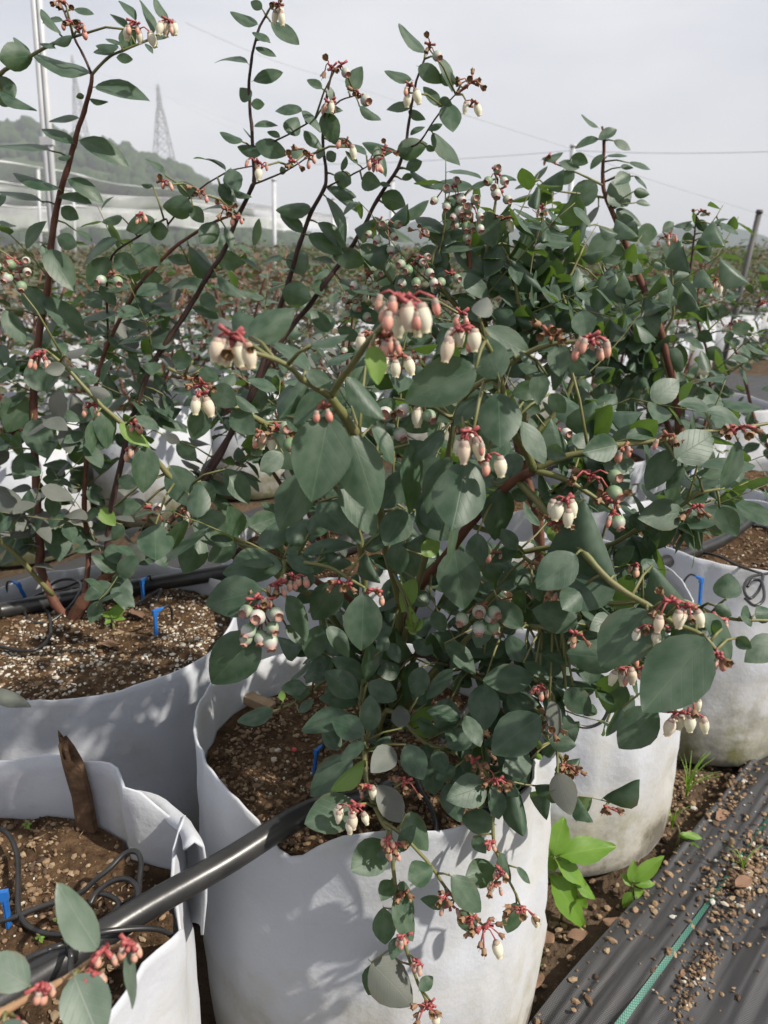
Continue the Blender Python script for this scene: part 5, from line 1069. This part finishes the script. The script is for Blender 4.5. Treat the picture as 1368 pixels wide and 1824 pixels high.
o = stuff(ob('distant_bushes', mesh('distant_bushes', vs, fs, None, True, [M['leaf_far'], M['leaf_far_brown']], mids, uvs)))
o['label'] = 'far rows of brownish blueberry bushes reaching to the horizon'; o['category'] = 'bushes'
# ================================================================== WEEDS, LITTER
def weed(base, label, rows, crop, Y, name='weed', stemh=.05):
    b = Bush(base, label, None, name, 'weed')
    if stemh: b.stem([Vector(base)+Vector((0,0,-.01)), Vector(base)+Vector((.002,0,stemh*.5)), Vector(base)+Vector((-.002,.002,stemh))], .0022, .0014, 'stem_green', 'stem')
    else: b.smp.append((*topx(Vector(base))[:2], Vector(base)))
    ox, oy, sc = crop; sm = list(b.smp)
    for bx, by, tx, ty, wv, *yy in rows:
        b.smp = sm; s0 = LV['']; LV['w'] = WEED
        px, py, qx, qy = ox+bx/sc, oy+by/sc, ox+tx/sc, oy+ty/sc
        Yb = yy[0] if yy else Y
        p = at(px, py, Yb); d = topx(p)[2]; l = math.hypot(qx-px, qy-py)*d/FPX; W = wv/sc*d/FPX; L = max(l, W/.5)
        dep = math.sqrt(max(0, L*L-l*l)); dep = dep if ty > by else -dep*.5
        tip = CAMP + ray(qx, qy)*(d-dep); X = tip-p; vis = (CAMP-p).normalized(); N0 = (vis - X.normalized()*vis.dot(X.normalized())).normalized()
        b.leaf_m(p, X, N0*.8 + Vector((.1, 0, .7)), X.length, max(.7, min(1.5, W/(.42*X.length))), 'w'); b.twig(p, .0012)
    return b
w1 = atz(1000, 1632, .0)
weed(w1, 'bright green broad-leaved weed pressed against the big white bag', [(300,800,350,600,110),(325,800,620,722,135),(300,810,492,945,95),(268,885,508,1182,135),(400,930,525,1012,62),(420,960,410,910,40),(420,1000,460,1050,60),(300,880,270,760,70),(320,840,400,760,80)], K10, w1.y - .005, 'broadleaf_weed', .07)
w2 = atz(1122, 1590, .012)
weed(w2, 'smaller bright green weed at the edge of the weed mat', [(700,930,845,788,75),(690,940,700,825,55),(700,940,808,932,50),(700,955,818,1122,95),(690,975,640,1060,50),(690,950,640,880,50)], K10, w2.y - .005, 'broadleaf_weed', .03)
w3 = atz(1206, 1500, .012)
weed(w3, 'small green seedling with oval leaves beside the stained bag', [(930,740,1042,775,66),(930,690,1046,705,42),(910,760,932,838,48),(890,830,870,850,36),(925,700,990,690,36),(870,850,845,880,24)], K10, w3.y - .003, 'seedling', .03)
w4 = atz(958, 1690, .0)
weed(w4, 'tiny seedling sprouting under the right side of the big bag', [(215,1260,240,1290,28),(200,1240,250,1220,30),(190,1300,170,1310,26)], K10, w4.y, 'seedling', .02)
w5 = atz(200, 1122, .372)
weed(w5, 'green seedling with toothed leaves on the grainy soil of the left bag', [(640,520,735,440,60),(640,520,595,475,50),(640,530,730,525,30),(640,530,610,560,30),(650,510,680,440,50),(760,620,830,610,30),(740,620,700,640,26)], (0,940,3.257), w5.y, 'seedling', .015)
for px, py, lab in ((70, 1672, 'tiny green seedling on dark soil near the tube connector'), (102, 1640, 'pale tiny seedling between the drip tubes'), (47, 1470, 'very small seedling on brown soil below the broken stake')):
    p = atz(px, py, .346); weed(p, lab, [(0,0,26,-10,16),(0,0,-22,-8,16),(0,0,14,16,14)], (px, py, 2.6), p.y-.004, 'seedling', .004)
def grass(base, label, n, h, spread):
    r = thing('grass_tuft', base, label, 'grass')
    for i in range(n):
        a = rnd(0, 6.28); d = Vector((math.cos(a)*spread, math.sin(a)*spread*.6, 0)); L = h*rnd(.5, 1.1); vs = []; fs = []
        for k in range(6):
            t = k/5; c = d*t*t + Vector((0, 0, L*(t - .35*t*t))); wv = .0016*(1-t) + .0002; s = Vector((-math.sin(a), math.cos(a), 0))*wv
            vs += [c-s, c+s + Vector((0,0,.0006))]
            if k: fs.append((2*k-2, 2*k-1, 2*k+1, 2*k))
        ob('blade', mesh('blade', vs, fs, M['weed_leaf'], uvs=[(0, .3)]*len(vs)), r, Matrix.Translation(base))
grass(atz(1222, 1420, .01), 'tuft of thin grass between the stained bag and the mossy bag', 12, .11, .05)
grass(atz(1196, 1475, .01), 'short grass tuft beside the oval-leaved seedling', 8, .07, .03)
grass(atz(940, 1745, .0), 'small grass tuft at the foot of the big bag', 8, .035, .02)
grass(atz(1322, 1548, .02), 'sparse grass blades growing from the spilled soil', 5, .06, .04)
grass(atz(1362, 1300, .01), 'grass at the foot of the mossy bag', 8, .06, .03)
def dry_leaf(px, py, z, L, rz, label):
    p = atz(px, py, z); m = leaf_mesh('dry_leaf', M['dry_leaf'], fold=rnd(.2,.6), droop=rnd(-.2,.3), roll=rnd(-.3,.6), wave=.05, twist=rnd(-.6,.6), seed=rnd(0, 9), petiole=.2)
    o = ob('dry_leaf', m, None, Matrix.Translation(p) @ Matrix.Rotation(rz, 4, 'Z') @ Matrix.Rotation(rnd(-.2,.2), 4, 'X') @ Matrix.Scale(L, 4)); tag(o, label, 'dry leaf', 'dry leaves on the ground')
for a in ((1310,1578,.030,.030,.4,'tan dry leaf on the spilled soil heap'),(1125,1652,.016,.038,2.8,'dark brown dry leaf lying on the weed mat'),(950,1760,.002,.036,1.2,'curled pale dry leaf at the foot of the big bag'),(985,1680,.004,.034,2.0,'brown dry leaf under the broad-leaved weed'),
          (1010,1668,.004,.03,.2,'crumpled dry leaf beneath the drooping weed leaf'),(970,1660,.004,.03,4.0,'dark crumpled leaf in the gap beside the big bag'),(1300,1448,.018,.034,3.6,'dark dry leaf on the mat near the mossy bag'),(1218,1745,.018,.02,1.0,'small dry leaf beside the green stripe'),
          (175,1148,.38,.03,.3,'brown dry leaf on the grainy soil of the left bag'),(255,1100,.38,.034,2.3,'dry leaf beside the blue stake by the seedling'),(545,1400,.356,.028,.2,'dry leaf on bark chips by the pipe notch'),(62,1550,.324,.018,1.4,'pale dry stalk leaf on the dark soil'),(1338,1500,.018,.03,.9,'dry leaf on the mat beside the spilled soil')): dry_leaf(*a)
# ================================================================== POLES, WIRES, NETS, PYLONS
def post(top, bot, Y, r, label, mat='galv', name='steel_post', cat='post', twin=0, extend=0):
    a = at(*top, Y); b = at(*bot, Y); d = (a-b).normalized(); base = b + d*((0-b.z)/d.z); a = a + d*extend
    rt = thing(name, base, label, cat, None); L = (a-base).length
    for k in ((-twin, twin) if twin else (0,)):
        vs, fs = tube_geo([Vector((k, 0, 0)), d*L + Vector((k, 0, 0))], r, 10)
        ob('tube', mesh('tube', vs, fs, M[mat]), rt, Matrix.Translation(base))
    for z in (.45, 1.2) if twin else ():
        mb = MB(); mb.box(d*z*L/2.2, twin*2+r*2.4, r*2.6, .03); ob('clamp', mb.data('clamp', M[mat], False), rt, Matrix.Translation(base))
    mb = MB(); mb.tube([d*L, d*(L+.02)], [r*1.3, r*1.1], 10)
    ob('post_cap', mb.data('post_cap', M[mat]), rt, Matrix.Translation(base)); return a
post((65,0), (97,420), 3.4, .0115, 'tall twin-tube galvanised pole rising behind the left bush', twin=.011, extend=.6)
post((1021,262), (1010,455), 7.2, .024, 'galvanised post with a wire over it, behind the spire bush', 'galv')
post((488,322), (489,440), 9.5, .025, 'grey steel post beyond the tall left stems', 'galv')
post((594,355), (592,440), 12.0, .025, 'thin steel post seen between two leaning stems', 'galv')
post((699,322), (696,440), 9.0, .024, 'thin grey post behind the berry bush', 'galv')
post((1352,380), (1328,480), 5.0, .017, 'dark leaning post at the right of the rows', 'dark_post')
post((68,300), (72,420), 16., .03, 'pale net post beside the twin-tube pole', 'galv')
post((130,320), (133,420), 18., .03, 'pale net post in front of the hill', 'galv')
def wire(pts, label, r, name='wire', cat='wire', sag=.0, grp=None):
    P = [at(*p) for p in pts]; Q = []
    for i in range(len(P)-1):
        for k in range(12):
            t = k/12; q = P[i].lerp(P[i+1], t); q.z -= sag*4*t*(1-t); Q.append(q)
    Q.append(P[-1]); b = Q[0]; vs, fs = tube_geo([q-b for q in Q], r, 5); tag(ob(name, mesh(name, vs, fs, M['wire']), None, Matrix.Translation(b)), label, cat, grp)
wire([(560,293,9.),(1021,268,7.2),(1420,268,6.)], 'straight support wire running over the post by the spire bush', .0022, 'support_wire', sag=.02)
wire([(800,196,5.),(1021,266,7.2)], 'sloping wire coming down to the post by the spire bush', .0016, 'support_wire')
wire([(1021,266,7.2),(1150,318,8.),(1390,392,10.)], 'wire sloping down from the post towards the mountains', .0022, 'support_wire')
wire([(283,166,560.),(480,256,600.),(760,330,640.)], 'power line sagging away from the lattice pylon', .05, 'power_line', 'wire', 1.5)
wire([(300,172,560.),(560,262,600.),(900,345,640.)], 'second power line sagging away from the lattice pylon', .05, 'power_line', 'wire', 1.5)
wire([(128,112,610.),(281,160,560.)], 'power line strung between the two pylons', .05, 'power_line', 'wire', 1.0)
wire([(330,40,60.),(600,140,90.),(760,190,130.)], 'faint overhead cable crossing the pale sky', .018, 'overhead_cable', 'wire', .4)
def pylon(px, ptop, pbase, Y, wbase, label):
    top = at(px, ptop, Y); z0 = 28.0; h = top.z - z0; base = Vector((top.x, Y, z0)); r = thing('lattice_pylon', base, label, 'pylon', 'pylons on the hill')
    def wd(t): return wbase*(1 - .86*min(1, t*1.18)) if t < .8 else wbase*.14*(1-(t-.8)*3)
    lv = [0, .16, .3, .42, .53, .62, .7, .77, .83, .88, .93, 1.0]
    for sx in (-1, 1):
        for sy in (-1, 1):
            mb = MB(); mb.tube([Vector((sx*wd(t)/2, sy*wd(t)/2, h*t)) for t in lv], .34, 4); ob('leg', mb.data('leg', M['pylon']), r, Matrix.Translation(base))
    mb = MB()
    for i in range(len(lv)-1):
        a, b = lv[i], lv[i+1]
        for f in range(4):
            c = [(-1,-1),(1,-1),(1,1),(-1,1)]; p, q = c[f], c[(f+1) % 4]
            A0 = Vector((p[0]*wd(a)/2, p[1]*wd(a)/2, h*a)); B0 = Vector((q[0]*wd(a)/2, q[1]*wd(a)/2, h*a)); A1 = Vector((p[0]*wd(b)/2, p[1]*wd(b)/2, h*b)); B1 = Vector((q[0]*wd(b)/2, q[1]*wd(b)/2, h*b))
            mb.tube([A0, B1], .18, 4); mb.tube([B0, A1], .18, 4); mb.tube([A0, B0], .18, 4)
    ob('bracing', mb.data('bracing', M['pylon']), r, Matrix.Translation(base))
    for t, wv in ((.80, 2.6), (.88, 2.2), (.96, 1.8)):
        mb = MB()
        for sx in (-1, 1):
            mb.tube([Vector((0, 0, h*t)), Vector((sx*wv, 0, h*t+.3))], .1, 4); mb.tube([Vector((0, 0, h*t+1.0)), Vector((sx*wv, 0, h*t+.3))], .08, 4)
        ob('cross_arm', mb.data('cross_arm', M['pylon']), r, Matrix.Translation(base))
pylon(281, 150, 300, 560., 20.0, 'lattice pylon with wide feet standing on the slope of the hill')
pylon(128, 98, 260, 610., 17.0, 'slimmer fainter lattice pylon next to the twin-tube pole')
# draped white nets in front of the hill
def net(topl, botl, label, back):
    tp = spline([at(*p) for p in topl], 8); bt = spline([at(p[0], p[1], p[2]+back) for p in botl], 8); n = len(tp); vs = []; fs = []; m = 9
    for i in range(n):
        for j in range(m):
            t = j/(m-1); q = tp[i].lerp(bt[i], t); q.z -= .35*4*t*(1-t)*(.6+.4*math.sin(i*.8)); vs.append(q)
    for i in range(n-1):
        for j in range(m-1): fs.append((i*m+j, (i+1)*m+j, (i+1)*m+j+1, i*m+j+1))
    r = thing('bird_net', tp[0], label, 'net', 'white nets in front of the hill'); ob('net_sheet', mesh('net_sheet', vs, fs, M['net']), r)
    P = [q + Vector((0, 0, .03*math.sin(i*.6))) for i, q in enumerate(tp)]; a, b = tube_geo(P, [.010 + .045*max(0, noise.noise(Vector((i*.33, 7.3, 0)))) for i in range(len(P))], 7); ob('rolled_edge', mesh('rolled_edge', a, b, M['net_roll']), r)
net([(-60,284,22.),(90,300,27.),(180,322,31.),(330,342,40.),(480,366,55.),(620,386,75.)], [(-60,330,22.),(90,338,27.),(180,346,31.),(330,358,40.),(480,377,55.),(620,392,75.)], 'uppermost sheet of white bird net draped in front of the hill', 3.)
net([(-60,322,20.),(60,330,24.),(180,346,29.),(330,356,37.),(480,374,50.),(620,390,70.)], [(-60,372,20.),(60,372,24.),(180,374,29.),(330,378,37.),(480,388,50.),(620,399,70.)], 'lower sheet of white bird net hanging below the top sheet', 1.)
net([(-60,366,19.),(60,368,23.),(180,370,28.),(330,378,36.),(480,388,48.),(620,398,66.)], [(-60,412,19.),(60,408,23.),(180,404,28.),(330,404,36.),(480,406,48.),(620,410,66.)], 'bottom skirt of white bird net above the distant rows', 0.)
# far shade house on the horizon
p0 = at(1270, 470, 42.); r = thing('shade_house', Vector((p0.x, 42., 0)), 'low grey shade house far off under the blue mountains', 'shade house')
x1 = at(1352, 470, 42.).x; hgt = at(1300, 452, 42.).z
mb = MB(); mb.box(((x1-p0.x)/2, 2, hgt), x1-p0.x, 5, .18); ob('roof', mb.data('roof', M['dark_post'], False), r, Matrix.Translation((p0.x, 42., 0)))
for k in range(6):
    mb = MB(); mb.tube([((x1-p0.x)*k/5, 0, -.2), ((x1-p0.x)*k/5, 0, hgt-.1)], .05, 6); ob('post', mb.data('post', M['galv']), r, Matrix.Translation((p0.x, 42., 0)))
# ================================================================== AIR
hz = MB(); hz.box((0, 1400, 66), 6400, 3400, 148)
m, t, b = newmat('haze_air'); t.nodes.remove(b); pv = t.nodes.new('ShaderNodeVolumePrincipled')
pv.inputs['Color'].default_value = (.84,.88,.95,1); pv.inputs['Density'].default_value = .0008; pv.inputs['Anisotropy'].default_value = .0
t.links.new(pv.outputs[0], t.nodes['Material Output'].inputs['Volume'])
stuff(ob('haze', hz.data('haze', m, False)))
